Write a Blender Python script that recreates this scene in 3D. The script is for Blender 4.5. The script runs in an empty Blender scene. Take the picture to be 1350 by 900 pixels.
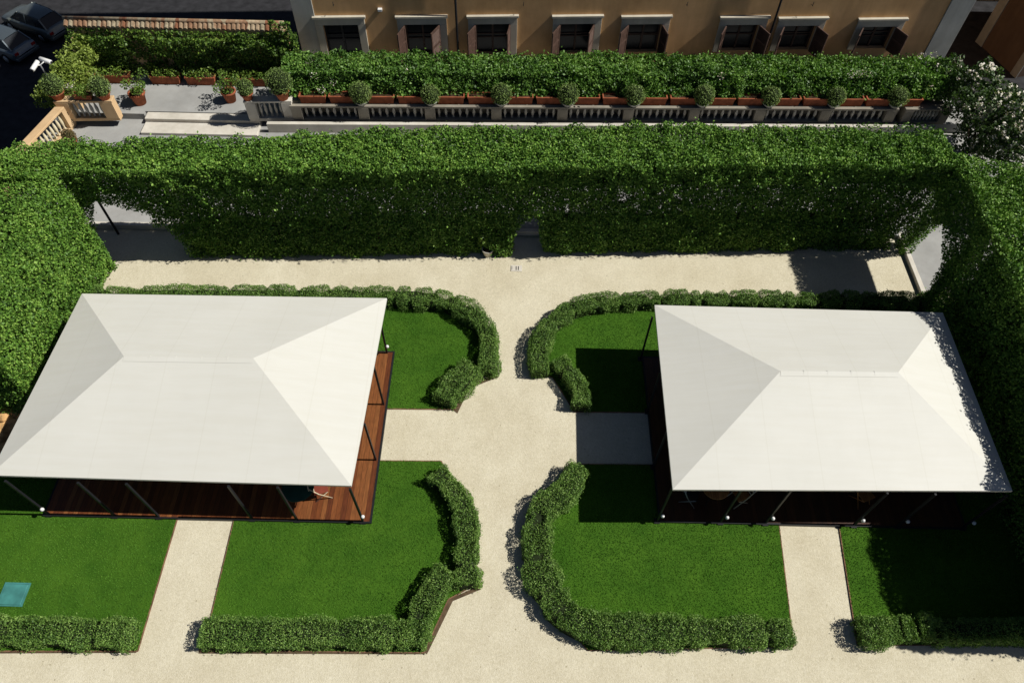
import bpy, bmesh, math, random
import numpy as np
from mathutils import Vector, Matrix
random.seed(7); rng = np.random.default_rng(11)
S = bpy.context.scene
COL = S.collection
PI = math.pi

# ------------------------------------------------------------------ camera
CH = 19.8
F_PX, TH, RO = 955.0, math.radians(54.6), math.radians(1.3)
fw = Vector((0, math.cos(TH), -math.sin(TH)))
r0 = Vector((1, 0, 0)); u0 = Vector((0, math.sin(TH), math.cos(TH)))
rt = math.cos(RO)*r0 + math.sin(RO)*u0
up = -math.sin(RO)*r0 + math.cos(RO)*u0
cam = bpy.data.objects.new('camera', bpy.data.cameras.new('camera'))
COL.objects.link(cam)
cam.data.sensor_width = 36; cam.data.sensor_fit = 'HORIZONTAL'
cam.data.lens = F_PX/1350*36
cam.data.clip_start = 0.1; cam.data.clip_end = 3000
cam.matrix_world = Matrix(((rt.x, up.x, -fw.x, 0), (rt.y, up.y, -fw.y, 0), (rt.z, up.z, -fw.z, CH), (0, 0, 0, 1)))
S.camera = cam

def at(px, py, z):
    """survey of the site: the point at height z seen at a place of the photograph"""
    d = fw + rt*((px-675)/F_PX) - up*((py-450)/F_PX)
    t = (z-CH)/d.z
    return Vector((d.x*t, d.y*t, z))
def at2(px, py, z): v = at(px, py, z); return (v.x, v.y)

# ------------------------------------------------------------------ world and sun
EL, AZ = math.radians(46.8), math.radians(0.2)
to_sun = Vector((math.cos(EL)*math.cos(AZ), math.cos(EL)*math.sin(AZ), math.sin(EL)))
w = bpy.data.worlds.new("World"); S.world = w; w.use_nodes = True
nt = w.node_tree; nt.nodes.clear()
sky = nt.nodes.new('ShaderNodeTexSky'); sky.sky_type = 'NISHITA'; sky.sun_disc = False
sky.sun_elevation = EL; sky.sun_rotation = math.radians(90)-AZ
sky.air_density = 0.5; sky.dust_density = 0.6
bg = nt.nodes.new('ShaderNodeBackground'); bg.inputs['Strength'].default_value = 0.05
wo = nt.nodes.new('ShaderNodeOutputWorld')
nt.links.new(sky.outputs[0], bg.inputs[0]); nt.links.new(bg.outputs[0], wo.inputs[0])
sl = bpy.data.lights.new('sun', 'SUN'); sl.energy = 5.0; sl.angle = math.radians(0.53); sl.color = (1.0, 0.965, 0.895)
so = bpy.data.objects.new('sun', sl); COL.objects.link(so)
so.rotation_euler = to_sun.to_track_quat('Z', 'Y').to_euler()
S.view_settings.view_transform = 'Standard'; S.view_settings.look = 'None'
S.view_settings.exposure = 0.0; S.view_settings.gamma = 1.0
S.view_settings.use_curve_mapping = False
S.render.engine = 'CYCLES'
try:
    S.cycles.use_denoising = True; S.cycles.denoiser = 'OPENIMAGEDENOISE'
    S.cycles.max_bounces = 6; S.cycles.transmission_bounces = 3; S.cycles.diffuse_bounces = 1; S.cycles.glossy_bounces = 2
except Exception: pass

# ------------------------------------------------------------------ materials
def new_mat(name):
    m = bpy.data.materials.new(name); m.use_nodes = True
    t = m.node_tree; b = t.nodes['Principled BSDF']
    return m, t, b
def N(t, kind, **kw):
    n = t.nodes.new(kind)
    for k, v in kw.items():
        if k in n.inputs: n.inputs[k].default_value = v
        else: setattr(n, k, v)
    return n
def ramp(t, fac, stops):
    r = t.nodes.new('ShaderNodeValToRGB')
    e = r.color_ramp.elements
    while len(e) < len(stops): e.new(0.5)
    for el, (p, c) in zip(e, stops):
        el.position = p; el.color = (*c, 1)
    t.links.new(fac, r.inputs[0]); return r
def mixc(t, fac, a, b, mode='MIX'):
    m = t.nodes.new('ShaderNodeMix'); m.data_type = 'RGBA'; m.blend_type = mode
    for val, i in ((fac, 0), (a, 6), (b, 7)):
        if hasattr(val, 'is_output'): t.links.new(val, m.inputs[i])
        elif i == 0: m.inputs[0].default_value = val
        else: m.inputs[i].default_value = (*val, 1)
    return m.outputs[2]
def coords(t, scale=None):
    c = t.nodes.new('ShaderNodeNewGeometry').outputs['Position']
    if scale:
        mp = t.nodes.new('ShaderNodeMapping'); mp.inputs['Scale'].default_value = scale
        t.links.new(c, mp.inputs[0]); c = mp.outputs[0]
    return c
def noise(t, co, scale, detail=3, rough=.55):
    n = N(t, 'ShaderNodeTexNoise', Scale=scale, Detail=detail, Roughness=rough)
    t.links.new(co, n.inputs['Vector']); return n.outputs[0]
def bump(t, b, h, strength=.4, dist=.02):
    n = N(t, 'ShaderNodeBump', Strength=strength, Distance=dist)
    t.links.new(h, n.inputs['Height']); t.links.new(n.outputs[0], b.inputs['Normal'])

def plain(name, col, rough=.6, spec=.4, metal=0, var=.25, scale=6, bmp=.0, bscale=60):
    m, t, b = new_mat(name)
    co = coords(t)
    n = noise(t, co, scale, 5)
    lo = tuple(c*(1-var) for c in col); hi = tuple(min(1, c*(1+var*.7)) for c in col)
    r = ramp(t, n, [(.3, lo), (.7, hi)])
    t.links.new(r.outputs[0], b.inputs['Base Color'])
    b.inputs['Roughness'].default_value = rough
    b.inputs['Specular IOR Level'].default_value = spec
    b.inputs['Metallic'].default_value = metal
    if bmp: bump(t, b, noise(t, co, bscale, 4), bmp, .01)
    return m

def leaf_mat(name, dark, mid, light, gloss=.35, trans=.2, spec=.35):
    m, t, b = new_mat(name)
    a = N(t, 'ShaderNodeAttribute', attribute_name='tint')
    r = ramp(t, a.outputs['Fac'], [(0, dark), (.5, mid), (1, light)])
    t.links.new(r.outputs[0], b.inputs['Base Color'])
    b.inputs['Roughness'].default_value = 1-gloss-.1
    b.inputs['Specular IOR Level'].default_value = spec
    tr = t.nodes.new('ShaderNodeBsdfTranslucent')
    t.links.new(mixc(t, 1.0, r.outputs[0], (1.0, 1.25, .35), 'MULTIPLY'), tr.inputs[0])
    mx = t.nodes.new('ShaderNodeMixShader'); mx.inputs[0].default_value = trans
    t.links.new(b.outputs[0], mx.inputs[1]); t.links.new(tr.outputs[0], mx.inputs[2])
    t.links.new(mx.outputs[0], t.nodes['Material Output'].inputs[0])
    return m

M = {}
M['tall_leaf'] = leaf_mat('tall_hedge_leaf', (.040, .100, .014), (.120, .255, .032), (.28, .44, .08), trans=.10, spec=.25)
M['box_leaf'] = leaf_mat('low_hedge_leaf', (.045, .110, .018), (.155, .285, .050), (.31, .46, .115), trans=.18)
M['laurel_leaf'] = leaf_mat('planter_hedge_leaf', (.030, .080, .014), (.12, .25, .040), (.27, .43, .09), gloss=.4)
M['ball_leaf'] = leaf_mat('ball_leaf', (.07, .12, .026), (.165, .255, .06), (.29, .39, .12), trans=.15)
M['vine_leaf'] = leaf_mat('vine_leaf', (.03, .065, .010), (.10, .19, .028), (.26, .37, .06), gloss=.4)
M['lime_leaf'] = leaf_mat('bright_vine_leaf', (.09, .14, .02), (.23, .31, .05), (.40, .48, .10))
M['rose_leaf'] = leaf_mat('rose_leaf', (.018, .045, .010), (.05, .10, .022), (.11, .18, .045))
M['wilt_leaf'] = leaf_mat('wilted_leaf', (.10, .065, .03), (.17, .12, .05), (.22, .18, .07))
M['petal'] = leaf_mat('petal', (.62, .50, .44), (.78, .70, .62), (.85, .82, .76), trans=.2)
M['grass'] = leaf_mat('grass_blade', (.040, .115, .010), (.066, .175, .014), (.105, .225, .024), gloss=.2, trans=.15, spec=.15)
M['twig'] = plain('twig_core', (.02, .03, .011), .9, .1)
M['stem'] = plain('stem', (.09, .06, .035), .8, .2)

def gravel_mat():
    m, t, b = new_mat('pale_gravel')
    co = coords(t)
    v = N(t, 'ShaderNodeTexVoronoi', Scale=55.0); t.links.new(co, v.inputs['Vector'])
    pc = ramp(t, v.outputs['Color'], [(.05, (.58, .53, .385)), (.5, (.68, .63, .48)), (.95, (.76, .71, .57))])
    patch = noise(t, co, .5, 6, .6)
    pr = ramp(t, patch, [(.3, (.86, .84, .80)), (.7, (1.0, 1.0, 1.0))])
    c = mixc(t, 1.0, pc.outputs[0], pr.outputs[0], 'MULTIPLY')
    # a few darker pebbles
    v2 = N(t, 'ShaderNodeTexVoronoi', Scale=3.2); t.links.new(co, v2.inputs['Vector'])
    dr = ramp(t, v2.outputs['Distance'], [(.05, (.35, .3, .22)), (.075, (1, 1, 1))])
    c = mixc(t, .55, c, dr.outputs[0], 'MULTIPLY')
    n3 = ramp(t, noise(t, coords(t, (1.6, .9, 1)), 1.6, 5, .7), [(.35, (.955, .95, .94)), (.65, (1.03, 1.03, 1.03))])
    c = mixc(t, 1.0, c, n3.outputs[0], 'MULTIPLY')
    n2 = noise(t, co, 12, 3, .7)
    nr = ramp(t, n2, [(.3, (.91, .91, .91)), (.7, (1.04, 1.04, 1.04))])
    c = mixc(t, 1.0, c, nr.outputs[0], 'MULTIPLY')
    t.links.new(c, b.inputs['Base Color'])
    b.inputs['Roughness'].default_value = .95; b.inputs['Specular IOR Level'].default_value = .1
    bump(t, b, v.outputs['Distance'], .3, .02)
    return m
M['gravel'] = gravel_mat()

def lawn_mat():
    m, t, b = new_mat('lawn_soil')
    co = coords(t)
    a = ramp(t, noise(t, co, 1.1, 5, .65), [(.3, (.040, .115, .010)), (.7, (.075, .175, .016))])
    f = ramp(t, noise(t, co, 40, 3, .7), [(.3, (.6, .6, .6)), (.7, (1.15, 1.15, 1.1))])
    t.links.new(mixc(t, 1.0, a.outputs[0], f.outputs[0], 'MULTIPLY'), b.inputs['Base Color'])
    b.inputs['Roughness'].default_value = .95; b.inputs['Specular IOR Level'].default_value = .08
    bump(t, b, noise(t, co, 60, 3), .6, .03)
    return m
M['lawn'] = lawn_mat()
# turf laid in strips: the blades of neighbouring strips differ slightly
def wood_mat(name, a, bcol, c, pw=.14, axis=0):
    m, t, b = new_mat(name)
    g = coords(t)
    sx = t.nodes.new('ShaderNodeSeparateXYZ'); t.links.new(g, sx.inputs[0])
    d = N(t, 'ShaderNodeMath', operation='DIVIDE'); t.links.new(sx.outputs[axis], d.inputs[0]); d.inputs[1].default_value = pw
    fl = N(t, 'ShaderNodeMath', operation='FLOOR'); t.links.new(d.outputs[0], fl.inputs[0])
    wn = N(t, 'ShaderNodeTexWhiteNoise', noise_dimensions='1D'); t.links.new(fl.outputs[0], wn.inputs['W'])
    r = ramp(t, wn.outputs['Value'], [(0, a), (.5, bcol), (1, c)])
    sc = (9, 1.2, 9) if axis == 0 else (1.2, 9, 9)
    gr = ramp(t, noise(t, coords(t, sc), 3.0, 4, .6), [(.3, (.6, .6, .6)), (.75, (1.2, 1.15, 1.1))])
    col = mixc(t, 1.0, r.outputs[0], gr.outputs[0], 'MULTIPLY')
    fr = N(t, 'ShaderNodeMath', operation='FRACT'); t.links.new(d.outputs[0], fr.inputs[0])
    gp = ramp(t, fr.outputs[0], [(.0, (.12, .1, .09)), (.05, (1, 1, 1)), (.96, (1, 1, 1)), (1.0, (.12, .1, .09))])
    t.links.new(mixc(t, 1.0, col, gp.outputs[0], 'MULTIPLY'), b.inputs['Base Color'])
    b.inputs['Roughness'].default_value = .45; b.inputs['Specular IOR Level'].default_value = .35
    return m
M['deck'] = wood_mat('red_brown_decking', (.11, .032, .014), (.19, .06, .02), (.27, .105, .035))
M['deck_shaded'] = wood_mat('shade_darkened_decking', (.05, .02, .012), (.07, .027, .014), (.09, .036, .018))  # darker copy of the decking, with the canopy shade put into its colour
M['table_wood'] = wood_mat('orange_table_wood', (.35, .14, .04), (.42, .18, .05), (.5, .22, .07), .07)

def canvas_mat():
    m, t, b = new_mat('white_canvas')
    co = coords(t)
    a = ramp(t, noise(t, co, .35, 5, .6), [(.3, (.645, .64, .585)), (.7, (.68, .675, .62))])
    st = ramp(t, noise(t, coords(t, (.5, 5, 1)), 1.2, 4, .6), [(.35, (.97, .965, .95)), (.65, (1, 1, 1))])
    sx = t.nodes.new('ShaderNodeSeparateXYZ'); t.links.new(co, sx.inputs[0])
    dv = N(t, 'ShaderNodeMath', operation='DIVIDE'); t.links.new(sx.outputs[0], dv.inputs[0]); dv.inputs[1].default_value = 1.36
    fr_ = N(t, 'ShaderNodeMath', operation='FRACT'); t.links.new(dv.outputs[0], fr_.inputs[0])
    jn = ramp(t, fr_.outputs[0], [(0, (.965, .962, .95)), (.022, (.965, .962, .95)), (.026, (1, 1, 1)), (1, (1, 1, 1))])
    cc_ = mixc(t, 1.0, a.outputs[0], st.outputs[0], 'MULTIPLY')
    t.links.new(mixc(t, 1.0, cc_, jn.outputs[0], 'MULTIPLY'), b.inputs['Base Color'])
    b.inputs['Roughness'].default_value = .5; b.inputs['Specular IOR Level'].default_value = .3
    bump(t, b, noise(t, coords(t, (.6, .6, .6)), 2.2, 3), .12, .05)
    return m
M['canvas'] = canvas_mat()

def stucco(name, base, dark, var=.5):
    m, t, b = new_mat(name)
    co = coords(t)
    a = ramp(t, noise(t, co, .8, 6, .65), [(.3, dark), (.68, base)])
    s = ramp(t, noise(t, coords(t, (2.2, 2.2, .35)), 1.5, 5, .6), [(.35, (.78, .75, .72)), (.65, (1, 1, 1))])
    t.links.new(mixc(t, var, a.outputs[0], s.outputs[0], 'MULTIPLY'), b.inputs['Base Color'])
    b.inputs['Roughness'].default_value = .9; b.inputs['Specular IOR Level'].default_value = .15
    bump(t, b, noise(t, co, 25, 4), .25, .01)
    return m
M['ochre'] = stucco('ochre_plaster', (.78, .48, .235), (.60, .355, .165))
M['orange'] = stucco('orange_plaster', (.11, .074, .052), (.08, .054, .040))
M['apricot'] = stucco('apricot_plaster', (.70, .50, .29), (.58, .39, .21))
M['greyplaster'] = stucco('grey_plaster', (.30, .30, .28), (.20, .2, .19))
M['stone'] = stucco('grey_stone', (.50, .50, .46), (.36, .36, .33))
M['balstone'] = stucco('shade_darkened_balustrade_stone', (.36, .33, .27), (.22, .2, .165))  # stone colour darkened to stand for the weak light along the balustrade
M['frame_stone'] = stucco('warm_frame_stone', (.62, .57, .46), (.48, .44, .36))
M['trav'] = stucco('pale_travertine', (.72, .68, .60), (.55, .52, .45))
M['paleyellow'] = stucco('cream_baluster', (.80, .72, .50), (.68, .58, .38))
M['paving'] = stucco('grey_paving', (.40, .40, .385), (.31, .31, .30), .3)
M['asphalt'] = plain('asphalt', (.03, .03, .033), .9, .2, 0, .4, 2, .3, 80)
M['terracotta'] = plain('terracotta', (.34, .105, .05), .85, .2, 0, .35, 5, .2, 40)
M['soil'] = plain('soil', (.06, .035, .02), .95, .1, 0, .4, 12, .5, 50)
def tile_mat():
    m, t, b = new_mat('weathered_roof_tile')
    co = coords(t, (5.0, 1.2, .4))
    v = N(t, 'ShaderNodeTexVoronoi', Scale=1.0); t.links.new(co, v.inputs['Vector'])
    r = ramp(t, v.outputs['Color'], [(.1, (.26, .12, .07)), (.35, (.34, .22, .14)), (.6, (.44, .36, .25)), (.9, (.36, .31, .22))])
    g_ = ramp(t, noise(t, coords(t), 9, 4, .7), [(.3, (.55, .52, .48)), (.7, (1.1, 1.1, 1.08))])
    t.links.new(mixc(t, 1.0, r.outputs[0], g_.outputs[0], 'MULTIPLY'), b.inputs['Base Color'])
    b.inputs['Roughness'].default_value = .95; b.inputs['Specular IOR Level'].default_value = .1
    return m
M['roof_tile'] = tile_mat()
M['dark_metal'] = plain('dark_metal', (.016, .017, .02), .5, .3, .1, .15)
M['grey_metal'] = plain('grey_metal', (.35, .36, .37), .4, .5, .5, .15)
M['white_metal'] = plain('white_enamel', (.78, .78, .76), .4, .5, 0, .08)
M['shutter'] = plain('shutter_wood', (.085, .05, .038), .6, .3, 0, .3, 8)
M['glass'] = plain('dark_glass', (.010, .013, .018), .22, .3, 0, .1)
M['car_paint'] = plain('car_paint_grey', (.16, .18, .17), .3, .6, .5, .05)
M['car_paint_b'] = plain('car_paint_blue_grey', (.13, .16, .18), .3, .6, .5, .05)
M['tyre'] = plain('tyre', (.02, .02, .02), .9, .1)
M['red_lamp'] = plain('red_lamp', (.35, .02, .02), .25, .5)
M['teal'] = plain('teal_cover', (.06, .23, .21), .5, .4, 0, .25, 4)
M['rust'] = plain('rusty_edging', (.20, .11, .065), .85, .2, 0, .5, 4)
M['earth_rim'] = plain('earth_rim', (.11, .075, .045), .95, .1, 0, .45, 7, .4, 40)
M['rock'] = plain('ochre_rock', (.52, .31, .13), .9, .2, 0, .6, 3, .5, 14)
M['cane'] = plain('cream_cane', (.62, .52, .36), .6, .3, 0, .2, 20)
M['red_cloth'] = plain('red_cushion', (.22, .05, .03), .8, .2, 0, .2)
M['green_cloth'] = plain('green_cloth', (.010, .06, .042), .7, .3, 0, .2)

# ------------------------------------------------------------------ object helpers
def link(o, parent=None):
    COL.objects.link(o)
    if parent is not None: o.parent = parent
    return o
def tag(o, label=None, cat=None, group=None, kind=None):
    if label: o['label'] = label
    if cat: o['category'] = cat
    if group: o['group'] = group
    if kind: o['kind'] = kind
    return o
def thing(name, label, cat, loc=(0, 0, 0), rz=0, group=None):
    o = bpy.data.objects.new(name, None); o.empty_display_size = .2
    o.location = loc; o.rotation_euler = (0, 0, rz)
    COL.objects.link(o); return tag(o, label, cat, group)

class MB:
    """collects vertices and faces of one mesh"""
    def __init__(s): s.v = []; s.f = []; s.sm = []
    def add(s, vs, fs, smooth=False):
        o = len(s.v); s.v += [tuple(x) for x in vs]
        s.f += [tuple(i+o for i in f) for f in fs]; s.sm += [smooth]*len(fs); return s
    def box(s, x0, x1, y0, y1, z0, z1, mat=None):
        vs = [Vector(p) for p in ((x0, y0, z0), (x1, y0, z0), (x1, y1, z0), (x0, y1, z0), (x0, y0, z1), (x1, y0, z1), (x1, y1, z1), (x0, y1, z1))]
        if mat is not None: vs = [mat @ p for p in vs]
        return s.add(vs, [(3, 2, 1, 0), (4, 5, 6, 7), (0, 1, 5, 4), (1, 2, 6, 5), (2, 3, 7, 6), (3, 0, 4, 7)])
    def bar(s, a, b, wd, ht=None):
        a = Vector(a); b = Vector(b); d = (b-a); L = d.length
        q = d.to_track_quat('Z', 'Y').to_matrix().to_4x4(); q.translation = a
        ht = ht or wd
        return s.box(-wd/2, wd/2, -ht/2, ht/2, 0, L, q)
    def tube(s, pts, rad, n=8, cap=True):
        pts = [Vector(p) for p in pts]
        rads = rad if isinstance(rad, (list, tuple)) else [rad]*len(pts)
        vs = []; fs = []
        for i, p in enumerate(pts):
            d = (pts[min(i+1, len(pts)-1)]-pts[max(i-1, 0)]).normalized()
            a = d.orthogonal().normalized() if i == 0 else (pa-d*pa.dot(d)).normalized()
            pa = a; bb = d.cross(a)
            for k in range(n):
                t = 2*PI*k/n
                vs.append(p+(a*math.cos(t)+bb*math.sin(t))*rads[i])
        for i in range(len(pts)-1):
            for k in range(n):
                fs.append((i*n+k, i*n+(k+1) % n, (i+1)*n+(k+1) % n, (i+1)*n+k))
        if cap:
            fs.append(tuple(range(n))[::-1]); fs.append(tuple((len(pts)-1)*n+k for k in range(n)))
        return s.add(vs, fs, True)
    def lathe(s, prof, n=14, o=(0, 0, 0)):
        vs = []; fs = []
        for r, z in prof:
            for k in range(n):
                t = 2*PI*k/n; vs.append((o[0]+r*math.cos(t), o[1]+r*math.sin(t), o[2]+z))
        for i in range(len(prof)-1):
            for k in range(n): fs.append((i*n+k, i*n+(k+1) % n, (i+1)*n+(k+1) % n, (i+1)*n+k))
        fs.append(tuple(range(n))[::-1]); fs.append(tuple((len(prof)-1)*n+k for k in range(n)))
        return s.add(vs, fs, True)
    def mesh(s, name, mat):
        me = bpy.data.meshes.new(name); me.from_pydata(s.v, [], s.f)
        me.polygons.foreach_set('use_smooth', s.sm); me.materials.append(mat); me.update(); return me
    def build(s, name, mat, parent=None, bevel=0, kind=None, loc=None):
        o = bpy.data.objects.new(name, s.mesh(name, mat)); link(o, parent)
        if loc is not None: o.location = loc
        if bevel:
            md = o.modifiers.new('bevel', 'BEVEL'); md.width = bevel; md.segments = 2; md.limit_method = 'ANGLE'
        if kind: o['kind'] = kind
        return o

def poly_sheet(name, pts, z, mat, th=0.0, parent=None, kind='structure', label=None):
    """flat polygon (optionally a slab going down by th)"""
    bm = bmesh.new()
    vs = [bm.verts.new((x, y, z)) for x, y in pts]
    f = bm.faces.new(vs); f.normal_update()
    if f.normal.z < 0: f.normal_flip()
    if th:
        r = bmesh.ops.extrude_face_region(bm, geom=[f])
        for e in r['geom']:
            if isinstance(e, bmesh.types.BMVert): e.co.z -= th
        bmesh.ops.recalc_face_normals(bm, faces=bm.faces)
    bmesh.ops.triangulate(bm, faces=[f for f in bm.faces if len(f.verts) > 4])
    me = bpy.data.meshes.new(name); bm.to_mesh(me); bm.free(); me.materials.append(mat)
    o = link(bpy.data.objects.new(name, me), parent)
    if kind: o['kind'] = kind
    if label: o['label'] = label
    return o

# ------------------------------------------------------------------ leaves
def vnoise(P, f, seed=0):
    """value noise, P (n,3) -> (n,) in -1..1"""
    P = P*f+seed*17.31; i = np.floor(P).astype(np.int64); u = P-i; u = u*u*(3-2*u)
    def h(ix, iy, iz):
        n = (ix*374761393+iy*668265263+iz*2147483647+seed*974711) & 0xffffffff
        n = ((n ^ (n >> 13))*1274126177) & 0xffffffff
        n = n ^ (n >> 16); return (n & 0xffff)/32767.5-1
    r = 0
    for a in (0, 1):
        for b in (0, 1):
            for c in (0, 1):
                wgt = (u[:, 0] if a else 1-u[:, 0])*(u[:, 1] if b else 1-u[:, 1])*(u[:, 2] if c else 1-u[:, 2])
                r = r+wgt*h(i[:, 0]+a, i[:, 1]+b, i[:, 2]+c)
    return r
def unit(A): return A/np.maximum(np.linalg.norm(A, axis=1, keepdims=True), 1e-9)

def quads_mesh(name, V, tint, mat, k=4):
    n = len(V)//k
    me = bpy.data.meshes.new(name)
    me.vertices.add(len(V)); me.vertices.foreach_set('co', V.astype(np.float32).ravel())
    me.loops.add(n*k); me.loops.foreach_set('vertex_index', np.arange(n*k, dtype=np.int32))
    me.polygons.add(n); me.polygons.foreach_set('loop_start', np.arange(0, n*k, k, dtype=np.int32))
    me.update(calc_edges=True)
    at_ = me.attributes.new('tint', 'FLOAT', 'FACE'); at_.data.foreach_set('value', np.clip(tint, 0, 1).astype(np.float32))
    me.materials.append(mat); me.update(); return me

def leaves(name, P, Nrm, mat, size=.09, parent=None, align=.55, upb=.25, aspect=.6, tint_seed=0, clump=1.2, tint_sd=.2, tint_mid=.45):
    n = len(P)
    r = unit(rng.normal(size=(n, 3)))
    nn = unit(Nrm*align+r*(1-align*.6)+np.array([0, 0, upb]))
    t = unit(np.cross(nn, rng.normal(size=(n, 3)))); b = np.cross(nn, t)
    sz = size*rng.uniform(.6, 1.35, size=(n, 1))
    a = t*sz*.5; c = b*sz*.5*aspect
    droop = -nn*sz*.10
    V = np.stack([P-a+droop, P-c+a*.1, P+a+droop, P+c+a*.1], 1).reshape(-1, 3)
    tint = tint_mid+.16*vnoise(P, clump, 3+tint_seed)+.12*vnoise(P, clump*3.1, 5+tint_seed)+rng.normal(size=n)*tint_sd
    o = bpy.data.objects.new(name, quads_mesh(name, V, tint, mat)); return link(o, parent)

def rect_pts(o, ex, ey, dens):
    """random points on the parallelogram o + a*ex + b*ey"""
    o, ex, ey = (np.array(q, float) for q in (o, ex, ey))
    n = int(np.linalg.norm(np.cross(ex, ey))*dens)
    a = rng.random((n, 1)); b = rng.random((n, 1))
    nr = np.cross(ex, ey); nr /= np.linalg.norm(nr)
    return o+a*ex+b*ey, np.repeat(nr[None], n, 0)

def rough(P, Nn, amp, f, depth, seed):
    d = amp*vnoise(P, f, seed)+amp*.55*vnoise(P, f*2.7, seed+1)-depth*rng.random(len(P))**1.6
    return P+Nn*d[:, None]

# ------------------------------------------------------------------ street, garden, lawns
g = MB(); g.box(-900, 900, -600, 1200, -6.6, -6.0); g.build('street', M['asphalt'], kind='structure')
base_pts = [(-19.9, -30), (-19.9, 28.6), (30, 28.6), (30, -30)]
tw = [(-19.9, -30), (-19.9, 21), (-19.75, 24.5), (-19.0, 28.6), (18.7, 28.6), (19.2, 26.4), (22.5, 22.5), (22.5, -30)]
poly_sheet('terrace_ground', tw, -.06, M['stone'], 6.0)
gv = poly_sheet('gravel', [(-19.6, -29), (-19.6, 18.85), (14.56, 19.2), (14.56, 16.5), (22, 16.5), (22, -29)], 0.0, M['gravel'])

def px_poly(L, z=0.0): return [at2(a, b, z) for a, b in L]
LZ = .03
lawn_px = {
 'back_left': [(140, 398), (300, 397), (540, 396), (600, 402), (632, 420), (648, 444), (650, 491), (614, 508), (600, 540), (300, 537), (60, 535)],
 'front_left': [(300, 606), (582, 608), (596, 640), (622, 672), (627, 770), (591, 790), (559, 860), (268, 857), (309, 684)],
 'far_left': [(-220, 605), (256, 606), (234, 684), (182, 858), (-330, 858)],
 'back_right': [(1222, 398), (1100, 396), (860, 396), (795, 399), (744, 420), (710, 454), (706, 490), (729, 498), (757, 543), (1300, 548)],
 'front_right': [(753, 612), (1000, 614), (1027, 694), (1046, 852), (775, 857), (726, 800), (694, 760), (694, 676), (740, 654)],
 'far_right': [(1085, 615), (1440, 612), (1480, 850), (1130, 850), (1106, 695)],
}
def inside(P, poly):
    x, y = P[:, 0], P[:, 1]; r = np.zeros(len(P), bool); n = len(poly); j = n-1
    for i in range(n):
        xi, yi = poly[i]; xj, yj = poly[j]
        c = ((yi > y) != (yj > y)) & (x < (xj-xi)*(y-yi)/(yj-yi+1e-12)+xi); r ^= c; j = i
    return r
for nm, L in lawn_px.items():
    pts = px_poly(L)
    lw = poly_sheet('lawn', pts, LZ, M['lawn'], .06)
    # rusty strip along the edge
    e = MB()
    for i in range(len(pts)):
        a, b = Vector((*pts[i], 0)), Vector((*pts[(i+1) % len(pts)], 0))
        e.bar(a+Vector((0, 0, .012)), b+Vector((0, 0, .012)), .028, .04)
    e.build('edging', M['rust'], lw)
    A = np.array(pts); lo, hi = A.min(0), A.max(0)
    lo = np.maximum(lo, [-15.5, 2]); hi = np.minimum(hi, [15, 20])
    n = int((hi-lo).prod()*1000)
    P = np.c_[rng.uniform(lo[0], hi[0], n), rng.uniform(lo[1], hi[1], n), np.full(n, LZ)]
    P = P[inside(P, pts)]
    n = len(P); dr = unit(np.c_[rng.normal(size=(n, 2)), np.zeros(n)]); h = rng.uniform(.02, .05, (n, 1))
    tip = P+dr*h*.7+np.array([0, 0, 1])*h*.8; sd = np.c_[-dr[:, 1], dr[:, 0], np.zeros(n)]*.011
    V = np.stack([P-sd, P+sd, tip], 1).reshape(-1, 3)
    strip = np.floor((P[:, 0]+.05*P[:, 1])/.62)+np.floor(P[:, 1]/1.9)*7
    tint = .45+.28*vnoise(P, .8, 21)+.1*vnoise(P, 4, 22)+.13*np.sin(strip*12.9898)+rng.normal(size=n)*.16
    go = link(bpy.data.objects.new('mown_grass', quads_mesh('mown_grass', V, tint, M['grass'], 3)))
    tag(go, 'short mown turf on the lawn', 'grass', kind='stuff')

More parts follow.
